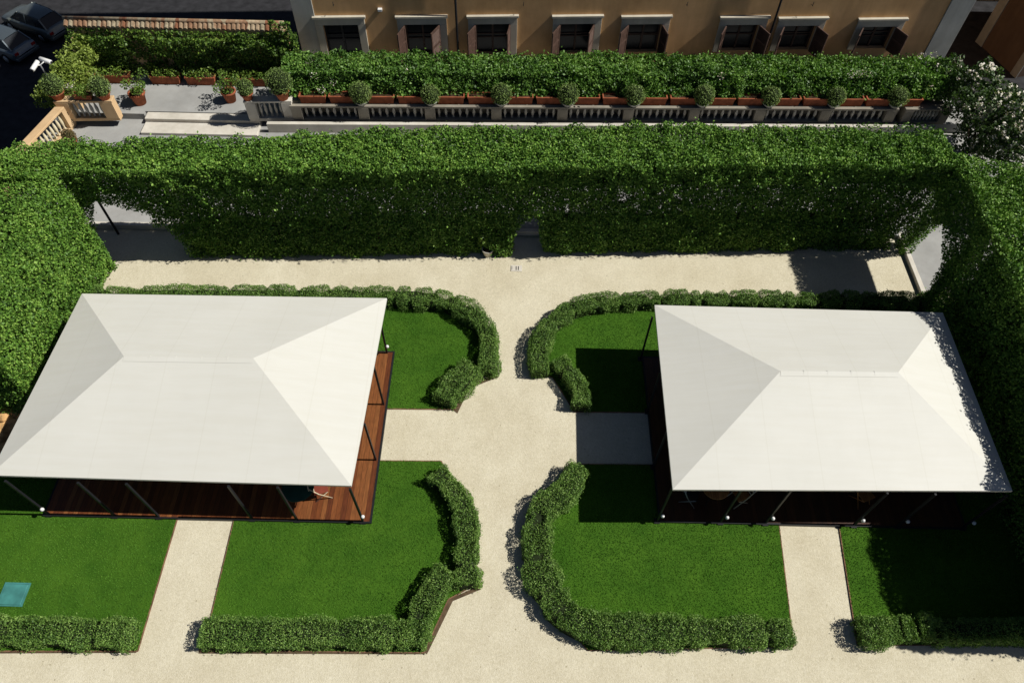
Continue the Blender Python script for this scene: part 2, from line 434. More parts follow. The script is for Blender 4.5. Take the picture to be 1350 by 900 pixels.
# ------------------------------------------------------------------ low clipped hedges
def resample(pts, step):
    out = []
    for i in range(len(pts)-1):
        a, b = Vector(pts[i]), Vector(pts[i+1]); n = max(1, int((b-a).length/step))
        out += [a.lerp(b, k/n) for k in range(n)]
    out.append(Vector(pts[-1])); return out
def smooth_line(pts, it=2):
    for _ in range(it):
        q = [pts[0]]
        for i in range(len(pts)-1):
            q += [pts[i].lerp(pts[i+1], .25), pts[i].lerp(pts[i+1], .75)]
        q.append(pts[-1]); pts = q
    return pts
def low_hedge(name, runs, label, gappy=.72, wd=.66, h=.56, dens=2600, seed=0, mat='box_leaf', leaf=.046):
    """runs: pixel polylines of the middle of the clipped top, each a stretch of one hedge"""
    t = thing(name, label, 'hedge', at(*runs[0][0][:2], 0))
    core = MB(); PP = []; NN = []
    inv = -Vector(t.location)
    for run in runs:
        wds = [r[2] if len(r) > 2 else wd for r in run]
        line = [Vector((*at2(r[0], r[1], h), 0)) for r in run]
        line = smooth_line(line, 2) if len(line) > 2 else line
        line = resample(line, .18)
        m = len(line)
        LT = .18*m; gaps = []; q_ = rng.uniform(.2, .6)
        while q_ < LT: gaps.append((q_, rng.random()**(1/gappy)*.30 if rng.random() < gappy else .03)); q_ += rng.uniform(.40, 1.0)
        def notch(sv):
            r = np.zeros_like(sv)
            for g0, gd in gaps: r = np.maximum(r, gd*np.exp(-((sv-g0)/.085)**2))
            return r
        wl = np.interp(np.linspace(0, 1, m), np.linspace(0, 1, len(wds)), wds)*(1+.05*np.sin(np.arange(m)*.43+seed)+.04*np.sin(np.arange(m)*1.1+seed*2)); nk = notch(np.arange(m)*.18)
        dirs = []
        for i in range(m):
            d = (line[min(i+1, m-1)]-line[max(i-1, 0)]).normalized(); dirs.append(d)
        # core
        ns = 9; vs = []; fs = []
        for i, (p, d) in enumerate(zip(line, dirs)):
            nrm = Vector((-d.y, d.x, 0)); e = .8 if i in (0, m-1) else 1
            for k in range(ns):
                a = PI*k/(ns-1); cx = math.copysign(abs(math.cos(a))**.5, math.cos(a)); cz = abs(math.sin(a))**.45
                vs.append(p+nrm*(cx*(wl[i]*.42-nk[i]*.5)*e)+Vector((0, 0, cz*(h*.76-nk[i])*e))+inv)
        for i in range(m-1):
            for k in range(ns-1): fs.append((i*ns+k, i*ns+k+1, (i+1)*ns+k+1, (i+1)*ns+k))
        fs.append(tuple(range(ns))); fs.append(tuple((m-1)*ns+k for k in range(ns))[::-1])
        core.add(vs, fs)
        # leaf points
        L = np.array([[p.x, p.y] for p in line]); D = np.array([[d.x, d.y] for d in dirs])
        seg = np.r_[0, np.cumsum(np.linalg.norm(np.diff(L, axis=0), axis=1))]; tot = seg[-1]
        n = int(tot*(2*h+float(np.mean(wds)))*dens)
        s_ = rng.random(n)*tot
        cx = np.interp(s_, seg, L[:, 0]); cy = np.interp(s_, seg, L[:, 1])
        dx = np.interp(s_, seg, D[:, 0]); dy = np.interp(s_, seg, D[:, 1]); ln = np.hypot(dx, dy); dx /= ln; dy /= ln
        ww = np.interp(s_, seg, wl)*.5
        # perimeter parameter: side, top, side
        per = 2*h+2*ww; q = rng.random(n)*per
        side = np.where(q < h, -1, np.where(q > h+2*ww, 1, 0))
        off = np.where(side == -1, -ww, np.where(side == 1, ww, q-h-ww))
        z = np.where(side == -1, q, np.where(side == 1, q-h-2*ww, h))
        z = np.maximum(z, .03)
        # rounded shoulders
        rs = .12; ao = np.abs(off); corner = np.clip((ao-(ww-rs))/rs, 0, 1)*np.clip((z-(h-rs))/rs, 0, 1)
        off = off-np.sign(off)*corner*rs*.35; z = z-corner*rs*.35
        nx = np.where(side == 0, 0, side)*1.0; nz = np.where(side == 0, 1.0, .1)
        P = np.c_[cx-dy*off, cy+dx*off, z]; Nn = unit(np.c_[-dy*nx, dx*nx, nz])
        no_ = np.clip(np.abs(off)/np.maximum(ww, .01), .35, 1)*notch(s_)
        P = P-np.c_[-dy*np.sign(off), dx*np.sign(off), np.zeros(n)]*(no_*np.abs(nx))[:, None]; P[:, 2] -= np.where(side == 0, notch(s_), 0); P[:, 2] = np.maximum(P[:, 2], .03)
        # end caps
        for e, (p, d) in ((0, (line[0], -dirs[0])), (1, (line[-1], dirs[-1]))):
            k = int(wl[-e]*h*dens); a_ = rng.uniform(-.5, .5, k)*wl[-e]; zz = rng.random(k)*h
            P = np.r_[P, np.c_[p.x-d.y*a_, p.y+d.x*a_, zz]]; Nn = np.r_[Nn, np.repeat(np.array([[d.x, d.y, .1]]), k, 0)]
        # individual shrubs bulge a little and part from each other
        lump = vnoise(np.c_[P[:, 0]*1.5, P[:, 1]*1.5, P[:, 2]*.6], 1.0, 31+seed)
        gap = np.clip(vnoise(np.c_[P[:, 0]*1.9, P[:, 1]*1.9, P[:, 2]*0], 1.0, 55+seed)-.45, 0, 1)
        P = P+Nn*(lump*.11+.02-gap*.35)[:, None]
        P = rough(P, Nn, .05, 5.0, .15, 40+seed)
        # straggly shoots
        sh = rng.random(len(P)) < .03; P[sh] += Nn[sh]*rng.uniform(.02, .11, (sh.sum(), 1))
        P[:, 2] = np.maximum(P[:, 2], .015)
        PP.append(P); NN.append(Nn)
    core.build('woody_core', M['twig'], t)
    P = np.concatenate(PP)+np.array(inv); 
    lo = leaves('foliage', P, np.concatenate(NN), M[mat], leaf, t, align=.25, upb=.12, tint_seed=seed, clump=2.2, aspect=.48, tint_sd=.24)
    return t

low_hedge('low_hedge', [[(100, 385), (300, 384), (480, 384), (545, 386), (590, 391), (620, 404), (643, 432), (645, 460), (643, 484)],
                        [(622, 478, .75), (600, 500, .85), (584, 522, .7)]],
          'low clipped hedge curling round the lawn corner behind the large white canopy', seed=1)
low_hedge('low_hedge', [[(1235, 392), (1080, 390), (969, 389), (902, 389), (835, 390), (791, 392), (753, 400), (729, 418), (713, 440), (711, 460), (713, 486)],
                        [(736, 470), (752, 487), (768, 511), (767, 531)]],
          'low hedge of separate dark shrubs bending round the lawn behind the smaller canopy', gappy=1.0, wd=.60, seed=2)
low_hedge('low_hedge', [[(574, 618), (593, 636), (611, 662), (617, 693), (616, 720), (613, 738), (618, 768)],
                        [(590, 752), (572, 772), (562, 787), (552, 806), (549, 838)],
                        [(560, 831), (450, 831), (370, 832), (263, 832)]],
          'low clipped hedge zigzagging round the sunny lawn beside the decking corner', wd=.70, seed=3)
low_hedge('low_hedge', [[(763, 612, .62), (752, 636, .68), (730, 655, .72), (709, 666, .8), (708, 700, .88), (710, 742, .88), (724, 780, .84), (748, 810, .8), (784, 828, .74), (900, 830, .68), (1048, 830, .66)]],
          'low clipped hedge sweeping in one bow round the lawn before the smaller canopy', wd=.70, seed=4)
low_hedge('low_hedge', [[(-120, 830), (60, 830), (168, 832)]],
          'short straight low hedge in front of the lawn with the teal cover', wd=.70, seed=5)
low_hedge('low_hedge', [[(1140, 830), (1168, 829)], [(1170, 827), (1188, 827)], [(1193, 825), (1210, 826)], [(1214, 823), (1234, 824)], [(1236, 829), (1420, 828)]],
          'short low hedge of round shrubs mostly in deep shade before the shaded lawn', wd=.66, seed=6)
# bare soil rims beside two of them
for L in ([(653, 494), (613, 509), (598, 541), (603, 545), (619, 512), (657, 497)],
          [(631, 772), (590, 790), (557, 858), (563, 862), (597, 792), (633, 777)],
          [(262, 855), (262, 861), (560, 862), (560, 856)], [(-40, 856), (-40, 861), (180, 860), (180, 855)]):
    poly_sheet('soil_bed', px_poly(L), .008, M['earth_rim'])

# ------------------------------------------------------------------ tall hedges
HT = 4.35
def yb(x): return 18.0+.045*(x-.5)
# back hedge: a leafy curtain and roof grown over an arbour, with three openings
bt = thing('tall_hedge', 'tall vine covered hedge across the back of the garden with arched openings', 'hedge', (0, 18, 0))
x0, x1 = -14.3, 14.1
dirx = np.array([1, .045, 0])
P, Nn = rect_pts((x0, yb(x0), .02), (x1-x0, .045*(x1-x0), 0), (0, 0, HT), 1700)
Nn = np.abs(Nn)*np.array([0, -1, 0])
xx, zz = P[:, 0], P[:, 2]
nz_ = vnoise(np.c_[xx, zz*0, zz], 1.3, 61)*.35
openl = (xx < -12.3+nz_*.8) & (zz < 2.75-1.1*np.clip((xx+13.9)/1.9, 0, 1)**2+nz_)
openl |= (xx < -11.6+nz_*.4-.25*zz) & (zz < 1.6)
openc = (np.abs(xx-.50) < .44+nz_*.5-.06*zz) & (zz < 1.8+nz_*1.5)
openr = (xx > 13.95+nz_*.4+.2*np.maximum(0, zz-.6)) & (zz < 1.5+nz_)
holes = (vnoise(np.c_[xx*4.5, zz*0, zz*4.5], 1.0, 71) > .86-.12*(xx > .5)) & (zz > 1.3)
keep = ~(openl | openc | openr) & ~(holes & (rng.random(len(P)) < .9))
P = P[keep]; Nn = Nn[keep]
bulge = .26*np.clip(P[:, 2]/HT, 0, 1)**2
P = P+Nn*bulge[:, None]
P = rough(P, Nn, .13, 1.6, .30, 62)
PP, NN = [P], [Nn]
# inner face of the curtain
P, Nn = rect_pts((x0, yb(x0)+.42, .02), (x1-x0, .045*(x1-x0), 0), (0, 0, HT-.1), 1200)
xx, zz = P[:, 0], P[:, 2]; nz_ = vnoise(np.c_[xx, zz*0, zz], 1.3, 61)*.35
openl = ((xx < -12.0+nz_) & (zz < 2.7)) | ((xx < -11.7) & (zz < 1.6)); openc = (np.abs(xx-.56) < .5+nz_*.2) & (zz < 1.95+nz_); openr = (xx > 13.9+nz_*.4) & (zz < 2.1+nz_)
holes = (vnoise(np.c_[xx*4.5, zz*0, zz*4.5], 1.0, 71) > .84-.12*(xx > .5)) & (zz > 1.3)
k = ~(openl | openc | openr | holes); PP.append(rough(P[k], Nn[k], .08, 2, .1, 64)); NN.append(Nn[k])
# lower legs are denser: low trunks of foliage to the ground
P, Nn = rect_pts((x0, yb(x0)+.2, .02), (x1-x0, .045*(x1-x0), 0), (0, 0, 1.5), 300)
xx, zz = P[:, 0], P[:, 2]
k = ~((xx < -11.7) | (np.abs(xx-.56) < .55) | (xx > 13.6)); PP.append(rough(P[k], Nn[k], .1, 2, .2, 65)); NN.append(Nn[k])
# roof
for dz, den in ((0, 1700), (-.16, 1000), (-.3, 600)):
    P, Nn = rect_pts((x0-3.2, yb(x0-3.2)-.02, HT+dz), (14.3-x0+3.2, .045*(14.3-x0+3.2), 0), (-.15, 1.95, 0), den)
    Nn = np.abs(Nn)*np.array([0, 0, 1])
    edge = P[:, 1]-(yb(0)+.045*(P[:, 0]))
    kp = (edge < np.interp(P[:, 0], [-17.6, -15.7, -14.2, -12.7, -8.7, -3, 5.5, 13.6], [.65, 1.0, 1.2, 1.3, 1.42, 1.8, 1.8, 1.45])+.16*vnoise(P, 1.1, 66)) & (edge > -.22+.12*vnoise(P, 1.6, 67))
    P, Nn = P[kp], Nn[kp]
    PP.append(rough(P, Nn, .15, 2.0, .24, 68)); NN.append(Nn)
# ragged back edge
P, Nn = rect_pts((x0+9, yb(x0+9)+1.62, HT-.9), (x1-x0-9, .045*(x1-x0-9), 0), (0, 0, .9), 400)
kp = P[:, 2] > HT-.45+.35*vnoise(P, 1.2, 69)
PP.append(rough(P[kp], Nn[kp], .1, 2, .2, 70)); NN.append(Nn[kp])
P = np.concatenate(PP); Nn = np.concatenate(NN)
sh = rng.random(len(P)) < .02; P[sh] += Nn[sh]*rng.uniform(.03, .22, (sh.sum(), 1))
# twiggy lattice inside roof and curtain
def slab(xa_, xb_, za, zb_, yo, th):
    lt = MB()
    n_ = max(1, int((xb_-xa_)/1.2))
    for k in range(n_):
        p_, q_ = xa_+(xb_-xa_)*k/n_, xa_+(xb_-xa_)*(k+1)/n_
        ym = yb((p_+q_)/2)-18
        lt.box(p_, q_-.002, ym+yo, ym+yo+th, za, zb_)
    lt.build('twig_lattice', M['twig'], bt)
slab(-14.0, 13.9, HT-.34, HT-.28, .2, .95)
slab(-11.0, -.25, .0, 1.75, .22, .06); slab(1.3, 12.3, .0, 1.75, .22, .06)
slab(-11.9, 13.4, 3.1, HT-.35, .22, .06)
leaves('foliage', P-np.array([0, 18, 0]), Nn, M['tall_leaf'], .085, bt, align=.35, upb=.25, tint_seed=2, clump=1.6, tint_sd=.25)
for x in np.linspace(-10.5, 12.0, 13):
    if abs(x-.56) < .7: continue
    tr = MB().tube([(x, yb(x)+.25-18, 0), (x+.05, yb(x)+.22-18, 1.6), (x-.05, yb(x)+.3-18, 3.9)], [.05, .04, .025], 6); tr.build('stem', M['stem'], bt)
# roof frame of the arbour: thin black posts
post0 = MB().tube([(0, 0, 0), (0, 0, 4.1)], .045, 8).mesh('arbour_post', M['dark_metal'])
for i, (x, y, lb) in enumerate(((*at2(156, 308, .02), 'slim black iron post standing in the arched opening of the back hedge'),)):
    o = link(bpy.data.objects.new('arbour_post', post0)); o.location = (x, y, 0)
    tag(o, lb, 'post')

def tall_block(name, label, bx, loc, faces, seed, arm=None, dens=560, size=.082, core=True):
    t = thing(name, label, 'hedge', loc); L = np.array(loc)
    xa, xb, ya, yb_, = bx
    if core:
        c = MB(); c.box(xa+.28-L[0], xb-.28-L[0], ya+.28-L[1], yb_-.9-L[1], 0, HT-.25); c.build('woody_core', M['twig'], t)
    PP, NN = [], []
    specs = {'top': ((xa, ya, HT), (xb-xa, 0, 0), (0, yb_-ya, 0), (0, 0, 1)),
             'east': ((xb, ya, 0), (0, yb_-ya, 0), (0, 0, HT), (1, 0, 0)),
             'west': ((xa, ya, 0), (0, yb_-ya, 0), (0, 0, HT), (-1, 0, 0)),
             'south': ((xa, ya, 0), (xb-xa, 0, 0), (0, 0, HT), (0, -1, 0)),
             'north': ((xa, yb_, 0), (xb-xa, 0, 0), (0, 0, HT), (0, 1, 0))}
    for f in faces:
        o, ex, ey, nrm = specs[f]
        P, _ = rect_pts(o, ex, ey, dens); Nn = np.repeat(np.array([nrm], float), len(P), 0)
        PP.append(rough(P, Nn, .17, 1.8, .28, seed)); NN.append(Nn)
    if arm:   # leafy arm bridging to the back hedge, an archway cut below it
        side, yend, arch = arm; xw = xb if side > 0 else xa
        for xo, den in ((xw, 1300), (xw-side*.25, 1100)):
            P, _ = rect_pts((xo, yb_-.3, 0), (0, yend-yb_+.3, 0), (0, 0, HT), den); Nn = np.repeat(np.array([[side, 0, 0]], float), len(P), 0)
            lim = arch[0]*np.sqrt(np.maximum(0, 1-((P[:, 1]-arch[1])/arch[2])**2))+.25*vnoise(P, 1.5, seed+4)
            k = (P[:, 2] > lim) | (lim < .45)
            PP.append(rough(P[k], Nn[k], .12, 1.6, .2, seed)); NN.append(Nn[k])
        for dz, den in ((0, 1200), (-.2, 800)):
            P, _ = rect_pts((xa, yb_-.3, HT+dz), (xb-xa-(.0 if side > 0 else .2), 0, 0), (0, yend-yb_+.5, 0), den); P = P[(P[:, 1] < yend-.02-.28*np.abs(P[:, 0]-xw)+.12*vnoise(P, 1.3, seed+8))]; Nn = np.repeat(np.array([[0, 0, 1.]]), len(P), 0)
            PP.append(rough(P, Nn, .13, 1.5, .2, seed)); NN.append(Nn)
        lt_ = MB(); lt_.box(xa+.2-L[0], xb-.2-L[0], yb_-.27-L[1], yend-.9-L[1], HT-.36, HT-.3)
        lt_.build('twig_lattice', M['twig'], t)
    P = np.concatenate(PP); Nn = np.concatenate(NN); P[:, 2] = np.maximum(P[:, 2], .03)
    sh = rng.random(len(P)) < .02; P[sh] += Nn[sh]*rng.uniform(.03, .2, (sh.sum(), 1))
    leaves('foliage', P-L, Nn, M['tall_leaf'], size, t, align=.35, upb=.2, tint_seed=seed, clump=1.6, tint_sd=.25)
    return t
tall_block('tall_hedge', 'tall broad sunlit hedge along the street side beside the large canopy', (-17.6, -14.25, 10.9, 17.0), (-15.9, 13.9, 0), ('top', 'east', 'south', 'north'), 81, arm=(1, 18.0, (2.5, 17.9, .95)), dens=1300)
tall_block('tall_hedge', 'tall hedge beside the smaller canopy, its inner face in black shade', (14.2, 16.9, 4.6, 16.0), (15.4, 8, 0), ('top', 'east', 'west', 'north', 'south'), 91, arm=(-1, 19.0, (2.45, 17.2, 1.15)), dens=1300)

# pavement of the walk behind and beside the hedges with pale kerbs
poly_sheet('walkway', [(-19.7, 18.92), (14.5, 19.25), (14.5, 16.6), (22.2, 16.6), (22.2, 22.4), (19.6, 25.2), (-19.7, 25.0)], .14, M['paving'], .15)
kb = MB()
a, b = Vector((-19.6, 18.84, 0)), Vector((12.4, 19.12, 0)); d = (b-a).normalized(); nrm = Vector((-d.y, d.x, 0))
kb.bar(a+Vector((0, 0, .075)), b+Vector((0, 0, .075)), .17, .30)
kb.build('kerb', M['trav'], kind='structure', bevel=.015)
kb = MB(); kb.bar((14.5, 16.45, .077), (14.5, 19.4, .077), .17, .16); kb.build('kerb', M['trav'], kind='structure', bevel=.015)

# ------------------------------------------------------------------ canopies and decks
EZ = 2.4
def canopy_tent(label, corners, posts, ridge, seed, zr=3.12):
    c = [Vector((*at2(*q, EZ), EZ)) for q in corners]          # back-left, back-right, front-right, front-left
    org = Vector(((c[0].x+c[2].x)/2, (c[0].y+c[2].y)/2, 0))
    t = thing('canopy_tent', label, 'canopy', org)
    c = [p-org for p in c]
    R = [Vector((*at2(*q, zr), zr))-org for q in ridge]
    ym = (c[0].y+c[3].y)/2; ym2 = (c[1].y+c[2].y)/2
    R[0].y = ym*.3+R[0].y*.7; R[1].y = ym2*.3+R[1].y*.7
    def patch(mb, A, B, C, D, nu=14, nv=10, sag=.012):
        vs = []; fs = []
        for j in range(nv+1):
            for i in range(nu+1):
                u, v = i/nu, j/nv
                p = (A.lerp(B, u)).lerp(D.lerp(C, u), v)
                s = sag*math.sin(PI*u)*math.sin(PI*v)
                vs.append(p-Vector((0, 0, s)))
        for j in range(nv):
            for i in range(nu):
                a = j*(nu+1)+i; fs.append((a, a+1, a+nu+2, a+nu+1))
        mb.add(vs, fs, False)
    m = MB()
    patch(m, c[3], c[2], R[1], R[0]); patch(m, c[1], c[0], R[0], R[1])
    patch(m, c[0], c[3], R[0], R[0], 10, 10); patch(m, c[2], c[1], R[1], R[1], 10, 10)
    cv = m.build('canvas_roof', M['canvas'], t)
    sd = cv.modifiers.new('thick', 'SOLIDIFY'); sd.thickness = .012; sd.offset = -1
    # welded seams over hips, ridge and near the ridge
    sm = MB(); a, b = R[0], R[1]; q0 = c[3].lerp(c[2], .31); q1 = c[3].lerp(c[2], .69); e = Vector((0, 0, .006))
    sm.add([a+e, b+e, b.lerp(q1, .045)+e, a.lerp(q0, .045)+e], [(0, 3, 2, 1)]); sm.build('ridge_strap', M['canvas'], cv)
    for k in range(1, 5):
        w_ = MB(); p = R[0].lerp(R[1], k/5); q = c[3].lerp(c[2], (k+.0)/5*.5+.25); q = p.lerp(q, .035)
        w_.bar(p+Vector((0, 0, .006)), q+Vector((0, 0, .003)), .02, .008)
        q2 = p.lerp(c[0].lerp(c[1], k/5*.5+.25), .015); w_.bar(p+Vector((0, 0, .006)), q2+Vector((0, 0, .003)), .02, .008)
        w_.build('ridge_fold', M['canvas'], cv)
    # eave frame: hem and dark beam
    hm = MB(); bm_ = MB()
    ins = [p*1.0 for p in c]; cen = sum(c, Vector())/4
    for i in range(4):
        a, b = c[i], c[(i+1) % 4]
        hm.bar(a-Vector((0, 0, .03)), b-Vector((0, 0, .03)), .012, .06) if False else None
        d = (b-a).normalized(); nr = Vector((-d.y, d.x, 0))
        if nr.dot(cen-a) < 0: nr = -nr
        o1 = nr*.012
        hm.add([a+o1*0+Vector((0, 0, .0)), b+Vector((0, 0, .0)), b+Vector((0, 0, -.07)), a+Vector((0, 0, -.07)), a+o1, b+o1, b+o1+Vector((0, 0, -.07)), a+o1+Vector((0, 0, -.07))],
               [(0, 1, 2, 3), (7, 6, 5, 4), (3, 2, 6, 7)])
        e = nr*.09+Vector((0, 0, -.12)); bm_.bar(a+e+d*.05, b+e-d*.05, .07, .10)
    hm.build('hem', M['canvas'], cv)
    bm_.build('eave_beam', M['dark_metal'], t)
    pm = MB().box(-.027, .027, -.027, .027, .07, 2.3).mesh('post', M['dark_metal'])
    fm = MB().box(-.08, .08, -.08, .08, .0, .07).mesh('foot_plate', M['dark_metal'])
    lm = MB(); lm.lathe([(.02, 0), (.05, .015), (.055, .05), (.04, .09), (.015, .1)], 10); lm = lm.mesh('spot_lamp', M['white_metal'])
    for (x, y, lamp) in posts:
        p = link(bpy.data.objects.new('post', pm), t); p.location = (x-org.x, y-org.y, 0)
        f = link(bpy.data.objects.new('foot_plate', fm), p)
        if lamp:
            l = link(bpy.data.objects.new('spot_lamp', lm), p); l.location = (.07 if lamp > 0 else -.07, -.05, .5)
    return t
def deck(label, x0, x1, y0, y1, bm='deck'):
    t = thing('wooden_deck', label, 'deck', ((x0+x1)/2, (y0+y1)/2, 0)); cx, cy = (x0+x1)/2, (y0+y1)/2
    MB().box(x0+.05-cx, x1-.05-cx, y0+.05-cy, y1-.05-cy, .0, .10).build('boards', M[bm], t)
    b = MB()
    b.box(x0-cx, x1-cx, y0-cy, y0+.05-cy, .0, .105); b.box(x0-cx, x1-cx, y1-.05-cy, y1-cy, .0, .105)
    b.box(x0-cx, x0+.05-cx, y0+.05-cy, y1-.05-cy, .0, .105); b.box(x1-.05-cx, x1-cx, y0+.05-cy, y1-.05-cy, .0, .105)
    b.build('metal_rim', M['dark_metal'], t)
    return t
LX = [-13.0, -11.13, -9.88, -7.24, -5.97, -4.10]; LYs = [9.56, 11.47]
lp = [(x, 7.66, 1 if x in (-4.10, -13.0) else 0) for x in LX]+[(x, 13.42, 1 if x == -4.10 else 0) for x in LX]+[(x, y, 0) for x in (-13.05, -3.98) for y in LYs]
canopy_tent('large white hipped canopy beside the sunlit tall hedge, over decking glowing red in the sun',
            [(108, 387), (510, 393), (463, 640), (-14, 626)], lp, [(165, 465), (335, 467)], 1)
RX = [4.25, 6.05, 7.33, 9.85, 11.1, 12.95]
rp = [(x, 7.88, 1) for x in RX]+[(x, 13.45, 0) for x in RX]+[(x, y, 0) for x in (4.3, 12.95) for y in LYs]
canopy_tent('smaller white hipped canopy whose outer end lies in hedge shadow',
            [(863, 402), (1243, 412), (1335, 647), (887, 645)], rp, [(1028, 485), (1183, 487)], 2)
deck('red brown board decking with a sunlit strip beside the lawn under the large canopy', -13.15, -3.86, 7.60, 13.5)
deck('board decking wholly in black shade under the smaller canopy', 4.3, 13.05, 7.83, 13.52, 'deck_shaded')

# furniture glimpsed under the eaves
def round_table(label, loc, mat, r=.45, group=None):
    t = thing('round_table', label, 'table', loc)
    MB().lathe([(r-.01, .70), (r, .71), (r, .735), (r-.01, .74)], 24).build('tabletop', mat, t)
    for k in range(3):
        a = k*2*PI/3
        MB().tube([(.36*math.cos(a), .36*math.sin(a), 0), (.05*math.cos(a), .05*math.sin(a), .4), (.25*math.cos(a), .25*math.sin(a), .70)], .014, 6).build('leg', M['dark_metal'], t)
    return t
def cane_chair(label, loc, rz, frame, seatm):
    t = thing('folding_chair', label, 'chair', loc, rz)
    for s in (-1, 1):
        MB().tube([(s*.2, -.22, 0), (s*.2, .08, .46), (s*.19, .26, .88)], .016, 6).build('leg', frame, t)
        MB().tube([(s*.185, .24, 0), (s*.185, -.18, .44)], .015, 6).build('leg', frame, t)
    st = MB(); st.box(-.2, .2, -.2, .2, .44, .465); st.build('seat', seatm, t, .01)
    bk = MB()
    n = 7; bk.tube([(.19*math.cos(PI*k/n), .26+.02, .80+.12*math.sin(PI*k/n)) for k in range(n+1)], .016, 6)
    for z in (.62, .72): bk.tube([(-.19, .17+.18*(z-.62)/.3, z), (.19, .17+.18*(z-.62)/.3, z)], .012, 6)
    bk.build('backrest', frame, t)
    return t
def cup(v): return (v.x, v.y, .105)
round_table('small round dark green table on the decking under the large canopy', cup(at(392, 655, .7)+Vector((0, .25, 0))), M['green_cloth'])
cane_chair('cream cane folding chair half in the sun on the decking', (-5.35, 8.45, .105), 1.9, M['cane'], M['red_cloth'])
round_table('round orange wood table in the shade between two folding chairs', cup(at(944, 652, .74)+Vector((0, .22, 0))), M['table_wood'], .4)
cane_chair('folding chair in the shade left of the orange wood table', cup(at(912, 655, .5)+Vector((0, .1, 0))), 1.2, M['grey_metal'], M['dark_metal'])
cane_chair('folding chair in the shade right of the orange wood table', cup(at(977, 656, .5)+Vector((0, .1, 0))), -1.2, M['cane'], M['table_wood'])
cane_chair('brown folding chair alone in the darkest part under the smaller canopy', cup(at(1143, 655, .6)+Vector((0, .12, 0))), .4, M['table_wood'], M['table_wood'])

# ------------------------------------------------------------------ small things in the garden
tc = thing('utility_cover', 'flat teal cover plate lying in the sunny lawn', 'cover', (*at2(17, 783, 0), .03))
a = [at(4, 793, .03), at(28, 793, .03), at(33, 774, .03), at(9, 774, .03)]
cx = sum((p.x for p in a))/4; cy = sum((p.y for p in a))/4
tc.location = (cx, cy, .03)
m = MB(); m.box(-.30, .30, -.27, .27, .0, .05); m.build('plate', M['teal'], tc, .01)
m = MB(); m.box(-.34, .34, -.31, -.275, 0, .04); m.box(-.34, .34, .275, .31, 0, .04); m.box(-.34, -.305, -.275, .275, 0, .04); m.box(.305, .34, -.275, .275, 0, .04); m.build('rim', M['teal'], tc)
dc = thing('drain_cover', 'small pale slotted drain cover set in the gravel before the hedge opening', 'drain cover', (*at2(681, 354, 0), 0))
MB().box(-.20, .20, -.14, .14, 0, .02).build('plate', M['trav'], dc)
for x, w__ in ((-.03, .03), (.05, .03), (-.175, .015)):
    MB().box(x, x+w__, -.09, .09, 0, .0235).build('slot', M['dark_metal'], dc)

def ball_points(c, r, n, sq=(1, 1, 1), seed=0, amp=.12):
    d = unit(rng.normal(size=(n, 3)))
    rr = r*(1+amp*vnoise(d*2.2+np.array(c), 1.0, 100+seed)+amp*.5*vnoise(d*5+np.array(c), 1.0, 101+seed))*(1-.22*rng.random(n)**2)
    return np.array(c)+d*rr[:, None]*np.array(sq), d
def add_core(name, c, r, parent, sq=(1, 1, 1), mat='twig'):
    m = MB(); m.lathe([(r*math.sin(PI*k/8)*sq[0]+.001, -r*math.cos(PI*k/8)*sq[2]) for k in range(9)], 12, c); return m.build(name, M[mat], parent)
def flower_pot(label, loc, r, h, plant, seed=0, pm='terracotta', lush=1.0, cat='potted plant', name='potted_plant', group=None, leaf='ball_leaf'):
    t = thing(name, label, cat, loc, 0, group)
    p = MB(); p.lathe([(r*.68, 0), (r*.92, h*.82), (r*1.06, h*.83), (r*1.06, h), (r*.92, h), (r*.88, h*.88), (.01, h*.88)], 18); p.build('pot', M[pm], t)
    MB().lathe([(.01, h*.885), (r*.86, h*.89), (.01, h*.9)], 14).build('soil', M['soil'], t)
    if plant == 'ball':
        c = (0, 0, h+r*1.05*lush); P, d = ball_points(c, r*1.45*lush, int(1500*lush), seed=seed, amp=.07)
        add_core('woody_core', c, r*1.2*lush, t); leaves('foliage', P, d, M[leaf], .05, t, align=.5)
    elif plant == 'bush':
        st = MB(); PP, NN = [], []
        for k in range(9):
            a = random.random()*2*PI; q = r*random.uniform(.6, 2.0)*lush; z = h+random.uniform(.25, .75)*lush
            tip = (q*math.cos(a), q*math.sin(a), z)
            st.tube([(0, 0, h*.85), (tip[0]*.4, tip[1]*.4, h+(z-h)*.6), tip], [.014, .01, .005], 5)
            P, d = ball_points(tip, .2*lush, 75, seed=seed+k, amp=.3); PP.append(P); NN.append(d)
        st.build('stem', M['stem'], t); leaves('foliage', np.concatenate(PP), np.concatenate(NN), M['vine_leaf'], .085, t, align=.2)
    return t
flower_pot('pale clay pot with a straggly shrub at the middle opening of the back hedge', (*at2(643, 336, 0), 0), .2, .32, 'bush', 3, 'trav', .8)

